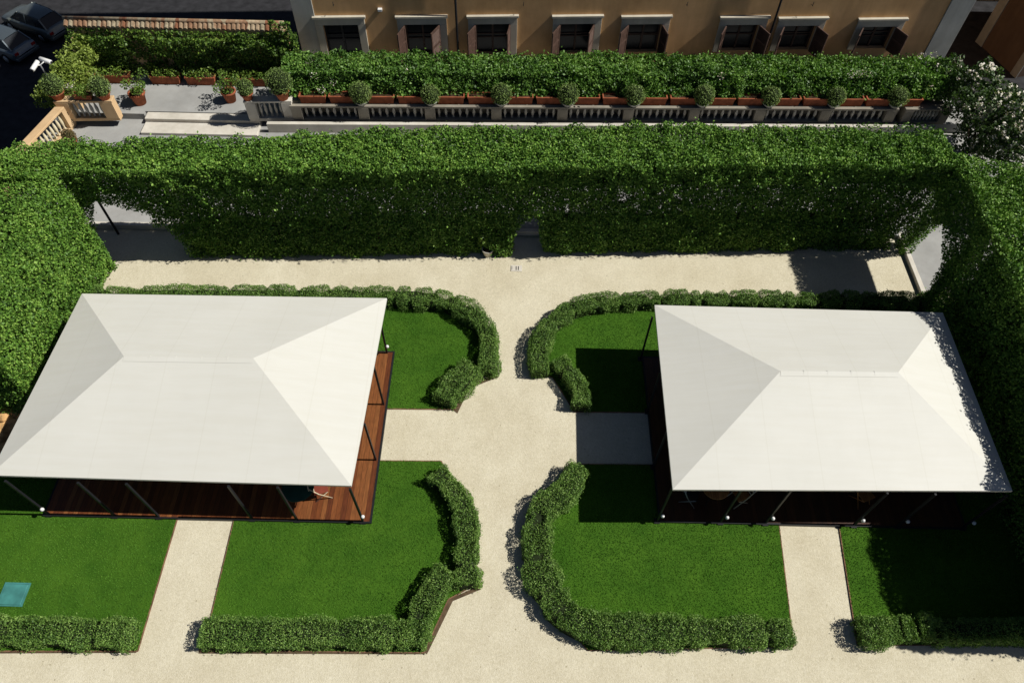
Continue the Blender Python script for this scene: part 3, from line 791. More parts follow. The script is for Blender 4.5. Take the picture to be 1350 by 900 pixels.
# rocks at the end of the street side hedge
for k, (px, py, r, lb) in enumerate((
    (6, 548, .26, 'pale grey white rock in the rubble, touching the hedge end'), (22, 540, .22, 'small ochre rock tucked under the hedge corner'),
    (3, 566, .28, 'big orange rock in the rubble, farthest from the canvas edge'), (17, 560, .24, 'yellow ochre rock in the middle of the rubble'),
    (30, 552, .2, 'brown rock nearest the canvas edge'), (8, 585, .25, 'dark brown rock at the lower end of the rubble'),
    (22, 578, .2, 'tan rock between the dark one and the canvas edge'), (-12, 560, .3, 'rusty orange rock'), (-14, 585, .28, 'ochre rock beyond the photo edge'))):
    if px < 0: continue
    bm = bmesh.new(); bmesh.ops.create_icosphere(bm, subdivisions=3, radius=r)
    A = np.array([v.co[:] for v in bm.verts]); dsp = 1+.35*vnoise(A+k*3, 4, 200+k)+.15*vnoise(A+k, 10, 201)
    for v, s in zip(bm.verts, dsp): v.co = Vector((v.co.x*s*1.25, v.co.y*s, v.co.z*s*.7))
    me = bpy.data.meshes.new('rock'); bm.to_mesh(me); bm.free(); me.materials.append(M['rock'])
    p = at(px, py, .1); o = link(bpy.data.objects.new('rock', me)); o.location = (p.x, p.y, .08); o.rotation_euler = (0, 0, k*1.3)
    tag(o, lb, 'rock')
poly_sheet('rubble_bed', px_poly([(-60, 520), (48, 515), (20, 620), (-90, 620)]), .01, M['rust'])

# ------------------------------------------------------------------ upper terrace: steps, floor, balustrades
TZ = .42
poly_sheet('upper_terrace', [(-19.3, 25.0), (-15.6, 25.0), (-15.6, 25.18), (-10.6, 25.18), (-10.6, 25.0), (19.2, 25.55), (18.6, 28.5), (-19.0, 28.5)], TZ, M['paving'], .4)
for k, (y0, y1, z, lb) in enumerate(((24.72, 25.16, .405, 'upper pale stone step up to the potted plant terrace'), (24.0, 24.70, .26, 'lower pale stone step just behind the back hedge'))):
    m = MB(); m.box(-15.5, -10.7, y0, y1, .0, z); o = m.build('stone_step', M['trav'], bevel=.02); tag(o, lb, 'step')

bal_prof = [(.045, 0), (.05, .03), (.028, .06), (.05, .13), (.066, .20), (.056, .28), (.03, .36), (.028, .40), (.045, .43), (.045, .46)]
def balustrade(label, a, b, npil, zb, m_main, m_bal, pil_w=.34, height=.78, dep=.30, per=9, ends=True):
    a = Vector((*a, zb)); b = Vector((*b, zb)); L = (b-a).length; rz = math.atan2(b.y-a.y, b.x-a.x)
    t = thing('balustrade', label, 'balustrade', a, rz)
    MB().box(0, L, -dep/2, dep/2, 0, .14).build('base', m_main, t, .012)
    cp = MB(); cp.box(-.03, L+.03, -dep/2-.03, dep/2+.03, height-.09, height); cp.build('coping', m_main, t, .015)
    bm_ = MB().lathe([(r, z*(height-.23)/.46) for r, z in bal_prof], 10).mesh('baluster', m_bal)
    pm = MB(); pm.box(-pil_w/2, pil_w/2, -dep/2-.03, dep/2+.03, .141, height-.091); pm = pm.mesh('pillar', m_main)
    xs = [pil_w/2+(L-pil_w)*k/(npil-1) for k in range(npil)]
    for x in xs:
        o = link(bpy.data.objects.new('pillar', pm), t); o.location = (x, -.006, 0)
    for x, y in zip(xs[:-1], xs[1:]):
        s0, s1 = x+pil_w/2, y-pil_w/2
        for k in range(per):
            o = link(bpy.data.objects.new('baluster', bm_), t); o.location = (s0+(s1-s0)*(k+.5)/per, 0, .14)
    return t, [t.matrix_basis @ Vector((x, 0, height)) for x in xs]
# long balustrade carrying troughs and ball shrubs
ball_px = [(477, 138), (568, 138), (661, 138), (748, 137), (835, 138), (925, 139), (1012, 138), (1097, 140), (1179, 143)]
bx = [at2(a, b, 1.2) for a, b in ball_px]
sx = np.array([q[0] for q in bx]); sy = np.array([q[1] for q in bx]); ky, y0_ = np.polyfit(sx, sy, 1)
step = (sx[-1]-sx[0])/8
xa = sx[0]-step; xb = sx[-1]+step*.82
yl = lambda x: y0_+ky*x+.02
t, tops = balustrade('long grey stone balustrade carrying terracotta troughs and ball shrubs', (xa-.17, yl(xa-.17)), (sx[-1]+.17, yl(sx[-1]+.17)), 10, TZ, M['balstone'], M['trav'], .42, .78, .34, 8)
balustrade('short last stretch of grey balustrade running into the white flowering shrub', (sx[-1]+.5, yl(sx[-1]+.3)), (xb+.17, yl(xb+.17)), 2, TZ, M['balstone'], M['trav'], .36, .78, .34, 8)
ords = ['first', 'second', 'third', 'fourth', 'fifth', 'sixth', 'seventh', 'eighth', 'last']
for k, x in enumerate(sx):
    t = flower_pot(f'clipped ball shrub on the long balustrade, {ords[k]} from the pale grey parapet', (x, yl(x), TZ+.783), .27, .16, 'ball', 10+k, 'stone', 1.12, 'ball shrub', 'ball_shrub', 'ball shrubs along the long balustrade')
    t.rotation_euler.z = k*.7; sc_ = random.uniform(.93, 1.08); t.scale = (sc_, sc_, sc_)
# pale strip of paving stone along the foot of the balustrade
m = MB(); a = Vector((-10.3, yl(-10.3)-.45, TZ-.1)); b = Vector((17.5, yl(17.5)-.45, TZ-.1)); m.bar(a, b, .18, .5); o = m.build('stone_ledge', M['trav'], bevel=.01, kind='structure')

def trough(label, x, L=1.15, w_=.34, h=.36, loc_y=None, z=1.2, rz=0, plants=False, group=None, seed=0):
    t = thing('planter_trough', label, 'planter', (x, loc_y, z), rz, group)
    m = MB(); e = .03
    vs = []
    for zz, f in ((0, .93), (h, 1.0)):
        for sx_, sy_ in ((-1, -1), (1, -1), (1, 1), (-1, 1)): vs.append((sx_*L/2*f, sy_*w_/2*f, zz))
    m.add(vs, [(3, 2, 1, 0), (0, 1, 5, 4), (1, 2, 6, 5), (2, 3, 7, 6), (3, 0, 4, 7)])
    for (p, q, r, s) in ((-L/2-.02, L/2+.02, -w_/2-.02, -w_/2+.03), (-L/2-.02, L/2+.02, w_/2-.03, w_/2+.02), (-L/2-.02, -L/2+.03, -w_/2+.03, w_/2-.03), (L/2-.03, L/2+.02, -w_/2+.03, w_/2-.03)):
        m.box(p, q, r, s, h-.05, h+.01)
    m.build('trough', M['terracotta'], t)
    MB().box(-L/2+.02, L/2-.02, -w_/2+.02, w_/2-.02, h-.08, h-.055).build('soil', M['soil'], t)
    if plants:
        PP, NN = [], []
        for k in range(5):
            P, d = ball_points((-L/2+.15+(L-.3)*k/4, random.uniform(-.08, .08), h+.12), .17+.1*random.random(), 110, seed=seed+k, amp=.35); PP.append(P); NN.append(d)
        leaves('foliage', np.concatenate(PP), np.concatenate(NN), M['vine_leaf'], .08, t, align=.2, tint_mid=.6)
    return t
# ledge the troughs stand on
lg = MB(); a = Vector((xa, yl(xa)+.50, TZ+.46)); b = Vector((xb, yl(xb)+.50, TZ+.46)); lg.bar(a, b, .62, .52)
# bar() is oriented along its axis: its second size is vertical here
lo = lg.build('planter_ledge', M['balstone'], kind='structure')
edges = [xa]+list(sx)+[xb]
nm_ = ['pale grey parapet']+[f'{q} ball shrub from the parapet' for q in ords]+['white flowering shrub']
for k in range(len(edges)-1):
    u, v = edges[k], edges[k+1]
    for j, fpos in enumerate((.28, .72)):
        x = u+(v-u)*fpos
        if k == len(edges)-2 and j == 1: continue
        if j == 0: lb = f'terracotta trough under the planter hedge, just right of the {nm_[k]}'
        else: lb = f'terracotta trough under the planter hedge, just left of the {nm_[k+1]}'
        trough(lb, x, (v-u)*.385, h=.34, loc_y=yl(x)+.13, z=TZ+.785, rz=math.atan(ky), group='terracotta troughs on the balustrade ledge', seed=k*2+j)

# planter hedge on the ledge
ph = thing('planter_hedge', 'long bushy hedge growing out of the terracotta troughs before the ochre building', 'hedge', (4, 26.5, TZ))
xa2, xb2 = -9.6, 18.0; HZ = 2.3; L0 = np.array([4, 26.5, TZ])
PP, NN = [], []
P, Nn = rect_pts((xa2, yl(xa2)+.10, 1.44), (xb2-xa2, ky*(xb2-xa2), 0), (0, .45, HZ-1.44), 1100); Nn = np.repeat(np.array([[0, -.8, .6]]), len(P), 0)
PP.append(rough(P, Nn, .20, 1.2, .25, 121)); NN.append(Nn)
P, Nn = rect_pts((xa2, yl(xa2)+.50, HZ), (xb2-xa2, ky*(xb2-xa2), 0), (0, 1.37, 0), 900); Nn = np.repeat(np.array([[0, 0, 1.0]]), len(P), 0)
PP.append(rough(P, Nn, .16, 1.6, .2, 122)); NN.append(Nn)
P, Nn = rect_pts((xa2, yl(xa2)+1.9, .8), (xb2-xa2, ky*(xb2-xa2), 0), (0, 0, HZ-.8), 200); Nn = np.repeat(np.array([[0, 1.0, 0]]), len(P), 0)
PP.append(rough(P, Nn, .16, 1.6, .2, 123)); NN.append(Nn)
P = np.concatenate(PP); Nn = np.concatenate(NN)
sh = rng.random(len(P)) < .04; P[sh] += Nn[sh]*rng.uniform(.03, .25, (sh.sum(), 1))
leaves('foliage', P-L0, Nn, M['laurel_leaf'], .115, ph, align=.3, upb=.3, clump=1.3, tint_seed=9)
c = MB(); q = math.atan(ky)
for x in np.arange(xa2+.3, xb2-.4, 1.0): c.box(x-4, x+1.0-4, yl(x)+.6-26.5, yl(x)+1.6-26.5, 1.2-TZ, HZ-.35-TZ)
c.build('woody_core', M['twig'], ph)
PP = []
for (px, py, z) in ((520, 100, 1.9), (535, 92, 2.2), (440, 107, 1.9), (425, 118, 1.7), (415, 100, 2.1), (950, 100, 2.2), (1130, 97, 2.3), (1142, 99, 2.2), (1120, 98, 2.3), (1212, 73, 2.8), (1228, 72, 2.8), (1260, 80, 2.7), (1222, 112, 1.9)):
    p = at(px, py, z); P, d = ball_points(tuple(p), .16, 26, amp=.3); PP.append(P)
P = np.concatenate(PP); leaves('blossom', P-L0+np.array([0, -.15, .1]), np.repeat(np.array([[0, -.5, .8]]), len(P), 0), M['petal'], .055, ph, align=.4)

# parapets of the potted plant terrace
zp = TZ
a0, a1 = at2(88, 157, zp), at2(161, 156, zp)
tL, topsL = balustrade('short apricot parapet with grey balusters beside the steps, plants standing on it', a0, a1, 2, zp, M['apricot'], M['stone'], .5, .98, .32, 6)
b0, b1 = at2(331, 157, zp), at2(391, 156, zp)
tR, topsR = balustrade('short pale grey parapet with white coping at the corner of the long balustrade', b0, b1, 2, zp, M['trav'], M['trav'], .42, .98, .32, 5)
# street side balustrade
d0, d1 = at2(35, 187, 1.15), at2(82, 137, 1.15)
v = (Vector(d0)-Vector(d1)); d0 = tuple(Vector(d0)+v*.9)
balustrade('street side balustrade with cream balusters and pale coping above the dark street', d0, d1, 3, .14, M['apricot'], M['paleyellow'], .4, 1.02, .30, 8)
# white coping on top of the parapets
for (p0, p1, lb) in ((a0, a1, None), (b0, b1, None)): pass

# back wall of the terrace with a tile coping, and creeper on it
yw = 27.75
wt = thing('garden_wall', 'tall garden wall capped with weathered roof tiles and hidden under dark creeper', 'wall', (-14.5, yw, TZ))
xl, xr = -18.9, -9.75
MB().box(xl+14.5, xr+14.5, .02, .42, -6.4, 2.24).build('wall', M['apricot'], wt)
tm = MB()
n = 46
for k in range(n):
    x = xl+14.5+(xr-xl)*(k+.5)/n; w2 = (xr-xl)/n
    jz = random.uniform(-.012, .012)
    vs = []; fs = []
    for j, (y, z) in enumerate(((-.08, 2.20+jz), (.2, 2.38+jz))):
        for q in range(6):
            a = PI*q/5; vs.append((x-math.cos(a)*w2*.47, y, z+math.sin(a)*w2*.42))
    fs = [(q, q+1, 7+q, 6+q) for q in range(5)]+[(0, 1, 2, 3, 4, 5)]
    tm.add(vs, fs)
    vs2 = [(vx, .2+(.2-vy), vz) for vx, vy, vz in vs]
    tm.add(vs2, [f[::-1] for f in fs])
tm.box(xl+14.5, xr+14.5, -.14, .5, 2.241, 2.26) if False else None
tm.tube([(xl+14.5, .2, 2.43), (xr+14.5, .2, 2.43)], .085, 8)
tm.build('tile_coping', M['roof_tile'], wt)
def creeper(label, panels, mat, size, seed, dens=420, thick=.18, loc=(0, 0, 0)):
    t = thing('creeper', label, 'climbing plant', loc); PP, NN = [], []
    for o, ex, ey, nrm, cov in panels:
        P, _ = rect_pts(o, ex, ey, dens); Nn = np.repeat(np.array([nrm], float), len(P), 0)
        k = vnoise(P, 1.1, seed)+.4*vnoise(P, 3, seed+1) > cov
        P, Nn = P[k], Nn[k]; PP.append(rough(P, Nn, thick, 1.6, thick*.8, seed+2)+Nn*thick*.8); NN.append(Nn)
    leaves('foliage', np.concatenate(PP)-np.array(loc), np.concatenate(NN), mat, size, t, align=.35, upb=.2, tint_seed=seed, clump=1.4)
    return t
creeper('dark green creeper hanging over the tile capped garden wall', [((xl, yw, TZ+.05), (xr-xl+.5, 0, 0), (0, 0, 2.1), (0, -1, .15), -1.6), ((xl, yw, TZ+.05), (xr-xl+.5, 0, 0), (0, -.3, 1.95), (0, -1, .4), -.5), ((xr-.5, yw-.25, TZ+1.2), (.9, 0, 0), (0, 0, 1.6), (0, -1, .3), -.5)], M['vine_leaf'], .125, 131, 420, .22, (-14, yw, TZ))
# low side wall on the street side with bright climber
s0, s1 = Vector((*at2(112, 112, .8), 0)), Vector((*at2(128, 66, 1.0), 0))
sw = thing('side_wall', 'low apricot end wall of the potted terrace, half hidden by bright climber', 'wall', (s0.x, s0.y, TZ))
s0 = Vector((-18.35, 25.2, 0)); s1 = Vector((-18.7, 27.95, 0))
sw.location = (s0.x, s0.y, TZ)
m = MB(); m.bar(Vector((0, 0, .5)), s1-s0+Vector((0, 0, .5)), 1.0, .3) if False else None
dd = (s1-s0); ang = math.atan2(dd.y, dd.x); Mx = Matrix.Rotation(ang, 4, 'Z')
m.box(0, dd.length, -.15, .15, -.4, 1.0, Mx); m.build('wall', M['apricot'], sw, .01)
m = MB(); m.box(-.02, dd.length*.98, -.19, .19, 1.001, 1.07, Mx); m.build('coping', M['trav'], sw, .01)
m = MB(); m.add([Mx @ Vector(q) for q in ((dd.length-.9, -.152, .9), (dd.length-.02, -.152, .9), (dd.length-.02, -.152, 2.3), (dd.length-.9, .152, .9), (dd.length-.02, .152, .9), (dd.length-.02, .152, 2.3))], [(0, 1, 2), (5, 4, 3), (0, 2, 5, 3), (1, 4, 5, 2)]); m.build('buttress', M['apricot'], sw)
cl = thing('creeper', 'bright yellow green climber tumbling over the street end wall', 'climbing plant', (-18.6, 26, TZ))
PP, NN = [], []
for (px, py, z, r) in ((110, 60, 2.0, .42), (104, 72, 1.9, .5), (95, 85, 1.8, .55), (100, 98, 1.6, .5), (115, 100, 1.4, .42), (90, 100, 1.6, .5), (120, 110, 1.2, .34), (85, 112, 1.5, .4), (65, 118, 1.2, .42), (58, 128, 1.0, .4), (72, 130, 1.0, .35), (78, 92, 1.8, .35), (118, 74, 1.9, .3)):
    p = at(px, py, z); P, d = ball_points(tuple(p), r, int(1500*r*r*2.2), seed=px, amp=.35); PP.append(P); NN.append(d)
leaves('foliage', np.concatenate(PP)-np.array([-18.6, 26, TZ]), np.concatenate(NN), M['lime_leaf'], .11, cl, align=.3, clump=2)

# troughs and pots on the terrace
for k, (px, lb) in enumerate(((152, 'terracotta trough nearest the street end wall'), (222, 'terracotta trough with sparse plants, second along the creeper wall'), (269, 'terracotta trough with low plants in the middle of the creeper wall'), (318, 'terracotta trough behind the pair of pots by the creeper wall'), (356, 'terracotta trough at the building end of the creeper wall'))):
    p = at(px, 96, TZ+.2); trough(lb, p.x, 1.25 if k else 1.5, .36, .36, loc_y=27.2, z=TZ, rz=.01*k, plants=True, group='terracotta troughs along the creeper wall', seed=300+k*7)
flower_pot('large terracotta pot with a small leafy shrub standing alone on the terrace', (*at2(186, 136, TZ), TZ), .33, .55, 'bush', 41, lush=.9)
flower_pot('terracotta pot with a bushy shrub beside the pale grey parapet', (*at2(305, 133, TZ), TZ), .3, .5, 'bush', 42, lush=.95)
p = topsR[0]; flower_pot('round green ball shrub in a terracotta pot on the step end of the pale parapet', (p.x-.05, p.y, p.z+.003), .26, .3, 'ball', 43, lush=.9, cat='ball shrub', name='ball_shrub')
p = topsR[1]; flower_pot('larger round shrub in a terracotta pot on the corner of the pale parapet', (p.x-.1, p.y, p.z+.003), .30, .38, 'ball', 44, lush=1.25, cat='ball shrub', name='ball_shrub')
p = topsL[0]; flower_pot('dark green ball shrub in a terracotta pot at the street corner of the apricot parapet', (p.x-.1, p.y+.05, p.z+.003), .30, .3, 'ball', 45, lush=1.0, cat='ball shrub', name='ball_shrub')
p = topsL[1]; flower_pot('yellow green ball shrub in a terracotta pot by the steps on the apricot parapet', (p.x, p.y, p.z+.003), .27, .26, 'ball', 46, lush=1.05, cat='ball shrub', name='ball_shrub')
p = (topsL[0]+topsL[1])/2; trough('small terracotta trough on top of the apricot parapet', p.x+.05, .7, .25, .22, loc_y=p.y, z=p.z+.003, plants=True, seed=390)
flower_pot('brown wilted round shrub at the foot of the cream balustrade', (*at2(98, 192, .14), .14), .22, .28, 'ball', 47, 'terracotta', .85, leaf='wilt_leaf')

# camera pole
cp = at2(75, 122, 1.2); p1 = at(53, 86, 3.0)
base = Vector((cp[0]-.2, cp[1]+.3, TZ)); 
sc = thing('security_camera', 'slim pole with two white surveillance cameras above the dark street', 'camera', base)
top = p1-base
MB().tube([(0, 0, 0), (0, 0, .6), tuple(top*.7+Vector((0, 0, .0))), tuple(top)], .028, 8).build('pole', M['grey_metal'], sc)
for (px, py, dx, dy) in ((46, 87, -.05, -.35), (60, 80, .40, -.12)):
    q = at(px, py, 3.05)-base; d = Vector((dx, dy, -.05)).normalized()
    m = MB(); m.tube([q-d*.24, q-d*.23, q+d*.22, q+d*.24], [.06, .085, .085, .07], 10); h = m.build('camera_housing', M['white_metal'], sc)
    m = MB(); m.tube([q+d*.242, q+d*.26], .05, 10); m.build('lens', M['glass'], h)
    m = MB(); m.tube([q, top], .02, 6); m.build('bracket', M['white_metal'], sc)

# white flowering shrub
fs = thing('flowering_shrub', 'tall dark shrub covered in small white flowers beside the walk end', 'shrub', (19.2, 24, .1))
PP, NN, FP, FN = [], [], [], []
for (px, py, z, r) in ((1290, 110, 2.2, .8), (1270, 130, 1.8, .75), (1300, 150, 2.0, .9), (1330, 150, 2.2, .9), (1325, 185, 2.0, .8), (1345, 205, 1.8, .7), (1290, 175, 1.2, .8), (1290, 200, 1.0, .5), (1350, 175, 2.2, .9), (1250, 95, 2.2, .6), (1262, 112, 1.6, .5), (1342, 235, 1.6, .6), (1320, 130, 2.0, .6), (1345, 260, 1.6, .5)):
    p = at(px, py, z); P, d = ball_points(tuple(p), r, int(1500*r*r*1.6), seed=px, amp=.4); PP.append(P); NN.append(d)
    m_ = 5 if px < 1285 else 40
    for k in range(int(m_*r)):
        dv = unit(rng.normal(size=(1, 3)))[0]; dv[2] = abs(dv[2]); dv[1] = -abs(dv[1])*.8+.2
        c_ = np.array(p)+dv*r*1.0
        P2, d2 = ball_points(tuple(c_), .075, 12, amp=.2); FP.append(P2); FN.append(d2)
L0 = np.array([19.2, 24, .1])
leaves('foliage', np.concatenate(PP)-L0, np.concatenate(NN), M['rose_leaf'], .12, fs, align=.3)
leaves('blossom', np.concatenate(FP)-L0, np.repeat(np.array([[.6, -.3, .75]]), sum(len(q) for q in FP), 0), M['petal'], .085, fs, align=.75, aspect=.9, tint_mid=.7)
for k in range(7):
    a = random.uniform(-1.2, 1.2); m = MB().tube([(a*.4, random.uniform(-.5, .5), 0), (a, a*.3, .8), (a*1.6, a*.6, 1.7)], [.05, .04, .02], 6); m.build('stem', M['stem'], fs)

# ------------------------------------------------------------------ ochre building
BR = math.radians(3.7); yF = 29.35
bo = Vector((3.0, yF, 0))
bt_ = thing('ochre_building', 'long ochre plastered building with stone framed shuttered windows behind the planter hedge', 'building', bo, BR)
cu, su = math.cos(BR), math.sin(BR)
def u_at(px, py):
    """distance along the facade of the point seen at a place of the photograph"""
    d = fw + rt*((px-675)/F_PX) - up*((py-450)/F_PX)
    # facade plane: n . (p - bo) = 0 with n = (su, -cu, 0)
    n = Vector((su, -cu, 0)); o = Vector((0, 0, CH)); t_ = n.dot(bo-o)/n.dot(d); p = o+d*t_
    return (p-bo).dot(Vector((cu, su, 0))), p.z
win_px = [(445.6, 16.4), (555, 16.4), (649.4, 16.6), (762, 17.5), (852.7, 19.3), (982, 22.4), (1058, 25.5), (1161.6, 29)]
us = [u_at(*q) for q in win_px]
ZT = float(np.mean([q[1] for q in us]))
ul, _ = u_at(384, 5); ur, _ = u_at(1283, 5)
WB = -6; WT = 15.0
opens = []
for (u, z) in us:
    opens.append((u-.74, u+.74, .9, ZT+.55*(z-ZT)-.40))
xs = sorted({ul, ur} | {q for o in opens for q in o[:2]}); zs = sorted({WB, WT, .9} | {o[3] for o in opens})
m = MB()
for i in range(len(xs)-1):
    for j in range(len(zs)-1):
        mx_, mz_ = (xs[i]+xs[i+1])/2, (zs[j]+zs[j+1])/2
        if any(o[0] < mx_ < o[1] and o[2] < mz_ < o[3] for o in opens): continue
        m.add([(xs[i], 0, zs[j]), (xs[i+1], 0, zs[j]), (xs[i+1], 0, zs[j+1]), (xs[i], 0, zs[j+1])], [(0, 1, 2, 3)])
for o in opens:   # reveals
    m.add([(o[0], 0, o[2]), (o[0], .3, o[2]), (o[0], .3, o[3]), (o[0], 0, o[3])], [(3, 2, 1, 0)])
    m.add([(o[1], 0, o[2]), (o[1], .3, o[2]), (o[1], .3, o[3]), (o[1], 0, o[3])], [(0, 1, 2, 3)])
    m.add([(o[0], 0, o[3]), (o[1], 0, o[3]), (o[1], .3, o[3]), (o[0], .3, o[3])], [(0, 1, 2, 3)])
    m.add([(o[0], 0, o[2]), (o[1], 0, o[2]), (o[1], .3, o[2]), (o[0], .3, o[2])], [(3, 2, 1, 0)])
m.add([(ul, 0, WB), (ul, 14, WB), (ul, 14, WT), (ul, 0, WT)], [(0, 1, 2, 3)])
m.add([(ur, 0, WB), (ur, 14, WB), (ur, 14, WT), (ur, 0, WT)], [(3, 2, 1, 0)])
m.add([(ul, 14, WB), (ur, 14, WB), (ur, 14, WT), (ul, 14, WT)], [(3, 2, 1, 0)])
m.build('wall', M['ochre'], bt_)
rf = MB(); rf.box(ul-.55, ur+.55, -.55, 14.5, WT+.0, WT+.35); rf.build('roof', M['roof_tile'], bt_)
cn = MB(); cn.box(ul-.2, ur+.2, -.22, -.004, 10.6, 11.0); cn.build('cornice', M['stone'], bt_)
for (a, b) in ((ul-.01, ul+.85), (ur-1.05, ur+.01)):
    q = MB(); q.box(a, b, -.07, -.003, WB, 10.59); q.build('pilaster', M['stone'], bt_, .01)
sh_box = MB()
def shutter_mesh(side, H0_):
    """one louvred leaf hinged at its own origin, closed towards +x (side 1) or -x (side -1)"""
    W_, H_ = .74, H0_; m = MB(); s = side
    def bx_(a, b, c, d, e, f): m.box(min(a*s, b*s), max(a*s, b*s), c, d, e, f)
    bx_(0, .07, -.025, .025, 0, H_); bx_(W_-.07, W_, -.025, .025, 0, H_)
    for z in (0, H_*.5, H_-.09): bx_(.071, W_-.071, -.024, .024, z, z+.09)
    bx_(.0712, W_-.0712, -.004, .004, .0902, H_-.0902)
    z = .11
    while z < H_-.1:
        if not (H_*.5-.03 < z < H_*.5+.09):
            m.add([Vector((x*s, y, z+dz)) for x, y, dz in ((.071, -.022, -.01), (W_-.071, -.022, -.01), (W_-.071, .022, .035), (.071, .022, .035), (.071, -.022, .0), (W_-.071, -.022, .0), (W_-.071, .022, .045), (.071, .022, .045))],
                  [(0, 1, 2, 3), (4, 5, 6, 7), (0, 1, 5, 4), (2, 3, 7, 6)])
        z += .062
    return m.mesh('shutter', M['shutter'])
ang = {1: (112, 62), 2: (118, 78), 3: (120, 66), 4: (125, 100), 5: (118, 112), 6: (118, 112), 7: (122, 112)}
for i, (o, (u, z)) in enumerate(zip(opens, us)):
    wn = MB(); wn.box(o[0]+.001, o[1]-.001, .22, .26, o[2]+.001, o[3]-.001)
    wo_ = wn.build('window', M['glass'], bt_)
    fr = MB(); fw_ = .31
    fr.box(o[0]-fw_, o[0]-.002, -.09, -.002, o[2], o[3]); fr.box(o[1]+.002, o[1]+fw_, -.09, -.002, o[2], o[3])
    fr.box(o[0]-fw_, o[1]+fw_, -.09, -.002, o[3]+.002, o[3]+.30)
    fr.box(o[0]-fw_-.05, o[0]-.02, -.115, -.091, o[3]-.2, o[3]+.30) if False else None
    fr.box(o[0]-fw_-.06, o[1]+fw_+.06, -.16, -.002, o[3]+.303, o[3]+.40)
    fr.build('frame', M['frame_stone'], wo_, .01)
    sash = MB(); mid = (o[0]+o[1])/2
    sash.box(mid-.04, mid+.04, .17, .218, o[2], o[3]); sash.box(o[0]+.002, o[0]+.07, .17, .218, o[2], o[3]); sash.box(o[1]-.07, o[1]-.002, .17, .218, o[2], o[3])
    for q in (o[2]+.7, o[3]-.6, o[3]-.08): sash.box(o[0]+.072, mid-.042, .175, .215, q, q+.04); sash.box(mid+.042, o[1]-.072, .175, .215, q, q+.04)
    sash.build('sash', M['shutter'] if i else M['dark_metal'], wo_)
    if i in ang:
        al, ar = ang[i]; sml, smr = shutter_mesh(1, o[3]-o[2]), shutter_mesh(-1, o[3]-o[2])
        s1_ = link(bpy.data.objects.new('shutter', sml), wo_); s1_.location = (o[0]+.0, -.12, o[2]); s1_.rotation_euler.z = -math.radians(al)
        s2_ = link(bpy.data.objects.new('shutter', smr), wo_); s2_.location = (o[1]-.0, -.12, o[2]); s2_.rotation_euler.z = math.radians(ar)
up1, _ = u_at(602, 30); up2, _ = u_at(1022, 20)
for uu in (up1, up2):
    m = MB(); m.tube([(uu, -.13, WB), (uu, -.13, 10.5)], .05, 8); m.build('drainpipe', M['dark_metal'], bt_)
uh, zh = u_at(500, 12)
m = MB(); m.box(uh-.05, uh+.12, -.16, -.002, zh-.04, zh+.05); m.build('wall_lamp', M['white_metal'], bt_)
for px in (440, 690, 905, 1070):
    uu, zz = u_at(px, 6); m = MB(); m.tube([(uu, 0, zz), (uu, -.14, zz), (uu, -.14, zz+.18)], .012, 6); m.build('hook', M['dark_metal'], bt_)

# orange building down the side street
o1, o2 = at(1290, 58, -6), at(1336, 100, -6)
d = (o2-o1); d.z = 0; d.normalize(); nr = Vector((-d.y, d.x, 0)); nr = nr if nr.x > 0 else -nr
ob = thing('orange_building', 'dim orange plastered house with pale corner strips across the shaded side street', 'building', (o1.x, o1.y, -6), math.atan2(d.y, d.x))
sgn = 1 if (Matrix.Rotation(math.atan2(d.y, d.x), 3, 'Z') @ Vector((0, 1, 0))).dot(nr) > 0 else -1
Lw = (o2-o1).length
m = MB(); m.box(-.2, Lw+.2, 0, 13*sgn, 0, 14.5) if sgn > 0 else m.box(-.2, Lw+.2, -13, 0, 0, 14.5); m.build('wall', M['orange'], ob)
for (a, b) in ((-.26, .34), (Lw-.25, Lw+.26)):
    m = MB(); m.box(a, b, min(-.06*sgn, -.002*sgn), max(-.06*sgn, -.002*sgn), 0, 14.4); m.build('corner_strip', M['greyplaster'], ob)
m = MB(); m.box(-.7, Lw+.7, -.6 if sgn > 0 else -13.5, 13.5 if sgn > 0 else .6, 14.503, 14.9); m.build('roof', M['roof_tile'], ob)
# grey house closing the side street
gb = thing('grey_building', 'dark grey house closing the shaded side street behind the ochre building', 'building', (27, 47, -6))
m = MB(); m.box(-9, 16, 0, 10, 0, 20); m.build('wall', M['greyplaster'], gb)
for (u, z) in ((-3.5, 2), (-.5, 2), (2.5, 2), (-3.5, 6), (-.5, 6), (2.5, 6), (5.5, 6)):
    wn = MB().box(u, u+1.1, -.03, -.002, z, z+1.9).build('window', M['glass'], gb)
    fr = MB(); fr.box(u-.15, u-.002, -.06, -.003, z-.15, z+2.05); fr.box(u+1.102, u+1.25, -.06, -.003, z-.15, z+2.05); fr.box(u, u+1.1, -.06, -.003, z+1.902, z+2.05); fr.box(u, u+1.1, -.06, -.003, z-.15, z-.002); fr.build('frame', M['stone'], wn)
m = MB(); m.box(-9.5, 16.5, -.5, 10.5, 20.003, 20.4); m.build('roof', M['roof_tile'], gb)

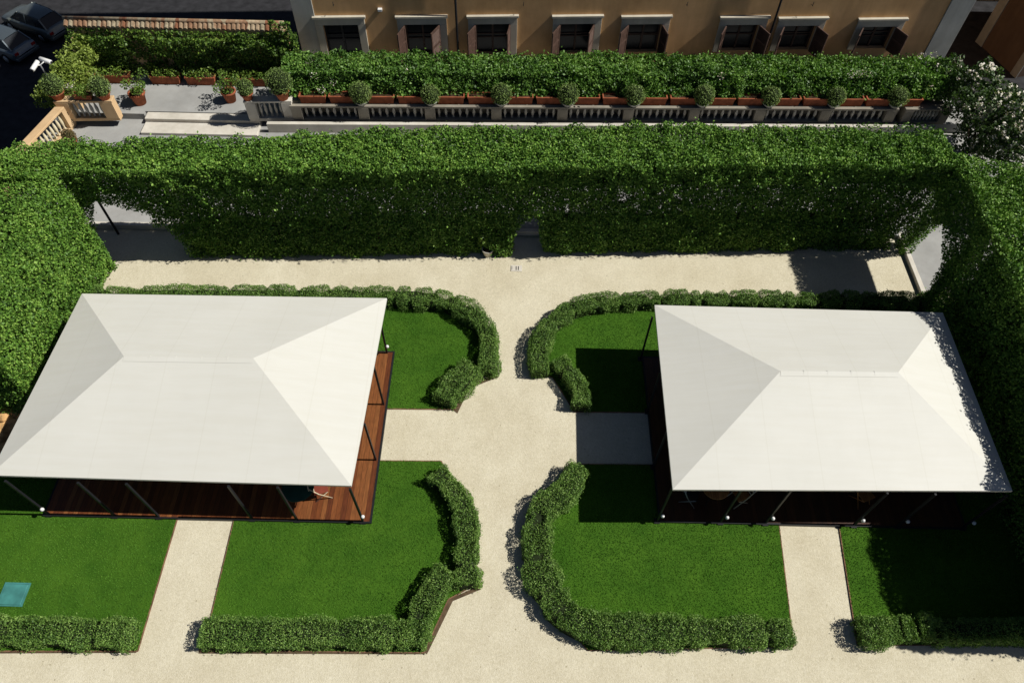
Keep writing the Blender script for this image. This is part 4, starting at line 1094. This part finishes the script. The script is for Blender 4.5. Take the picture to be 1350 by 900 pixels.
# ------------------------------------------------------------------ parked cars
def car(label, loc, rz, paint):
    """estate-like body, nose towards +x"""
    t = thing('parked_car', label, 'car', loc, rz)
    xs_ = [-2.15, -2.12, -1.9, -1.2, -.4, .4, 1.0, 1.5, 1.9, 2.12, 2.17]
    top = [.55, .86, .93, .95, .95, .94, .92, .86, .78, .66, .5]
    hw = [.70, .80, .85, .88, .89, .89, .88, .86, .82, .74, .62]
    vs, fs = [], []
    for x, z, h in zip(xs_, top, hw):
        vs += [(x, -h*.93, .28), (x, -h, .45), (x, -h, z-.14), (x, -h*.93, z-.02), (x, -h*.5, z+.015), (x, h*.5, z+.015), (x, h*.93, z-.02), (x, h, z-.14), (x, h, .45), (x, h*.93, .28)]
    n = 10
    for i in range(len(xs_)-1):
        for k in range(n): fs.append((i*n+k, i*n+(k+1) % n, (i+1)*n+(k+1) % n, (i+1)*n+k))
    fs.append(tuple(range(n))); fs.append(tuple((len(xs_)-1)*n+k for k in range(n))[::-1])
    m = MB(); m.add(vs, fs, True); bo_ = m.build('body', paint, t)
    # cabin: glass house and roof
    lo = [(-1.95, .70), (-1.1, .80), (.3, .80), (1.05, .72)]; hi = [(-1.45, .56), (-1.0, .60), (.1, .60), (.35, .56)]
    zt = [1.36, 1.42, 1.42, 1.38]
    vs = []
    for (x, h), (x2, h2), z in zip(lo, hi, zt): vs += [(x, -h, .90), (x2, -h2, z), (x2, h2, z), (x, h, .90)]
    fs = [(i*4+k, i*4+k+1, (i+1)*4+k+1, (i+1)*4+k) for i in range(3) for k in range(3)]+[(0, 1, 2, 3), (15, 14, 13, 12)]
    m = MB(); m.add(vs, fs); m.build('window_glass', M['glass'], t)
    vs = []
    for (x2, h2), z in zip(hi, zt): vs += [(x2, -h2-.015, z-.01), (x2, -h2*.6, z+.035), (x2, h2*.6, z+.035), (x2, h2+.015, z-.01)]
    fs = [(i*4+k, i*4+k+1, (i+1)*4+k+1, (i+1)*4+k) for i in range(3) for k in range(3)]
    m = MB(); m.add(vs, fs, True)
    for s in (-1, 1):
        for (a, b) in (((-1.97, s*.71, .90), (-1.45, s*.575, 1.37)), ((1.07, s*.73, .90), (.36, s*.575, 1.39)), ((-.35, s*.805, .90), (-.3, s*.612, 1.42))): m.bar(a, b, .07, .05)
    m.build('roof', paint, t)
    for x in (-1.3, 1.32):
        for s in (-1, 1):
            w_ = MB(); w_.tube([(x, s*.70, .32), (x, s*.90, .32)], .32, 20); tw_ = w_.build('wheel', M['tyre'], t)
            w_ = MB(); w_.tube([(x, s*.895, .32), (x, s*.912, .32)], .20, 14); w_.build('rim', M['grey_metal'], tw_)
    for s in (-1, 1):
        m = MB(); m.box(-2.165, -1.98, s*.62-.13, s*.62+.13, .64, .80); m.build('tail_lamp', M['red_lamp'], t, .02)
        m = MB(); m.box(.78, .98, s*.98-.10, s*.98+.10, .92, 1.05); m.build('mirror', paint, t, .03)
    m = MB(); m.box(-2.26, -2.05, -.80, .80, .34, .52); m.build('bumper', paint, t, .04)
    return t
# rear corners surveyed at street level
r1, r2 = at(68, 51, -5.6), at(97, 38, -5.6)
mid = (r1+r2)/2; hd = math.atan2(at(8, 27, -5.5).y-r1.y, at(8, 27, -5.5).x-r1.x)
c1 = mid+Vector((math.cos(hd), math.sin(hd), 0))*2.15
car('dark grey estate car parked whole in view on the shaded street', (c1.x, c1.y, -5.999), hd, M['car_paint'])
r1, r2 = at(20, 80, -5.6), at(50, 65, -5.6); mid = (r1+r2)/2
c2 = mid+Vector((math.cos(hd), math.sin(hd), 0))*2.15
car('blue grey car of which only the red lamped tail is in view', (c2.x, c2.y, -5.999), hd+.05, M['car_paint_b'])
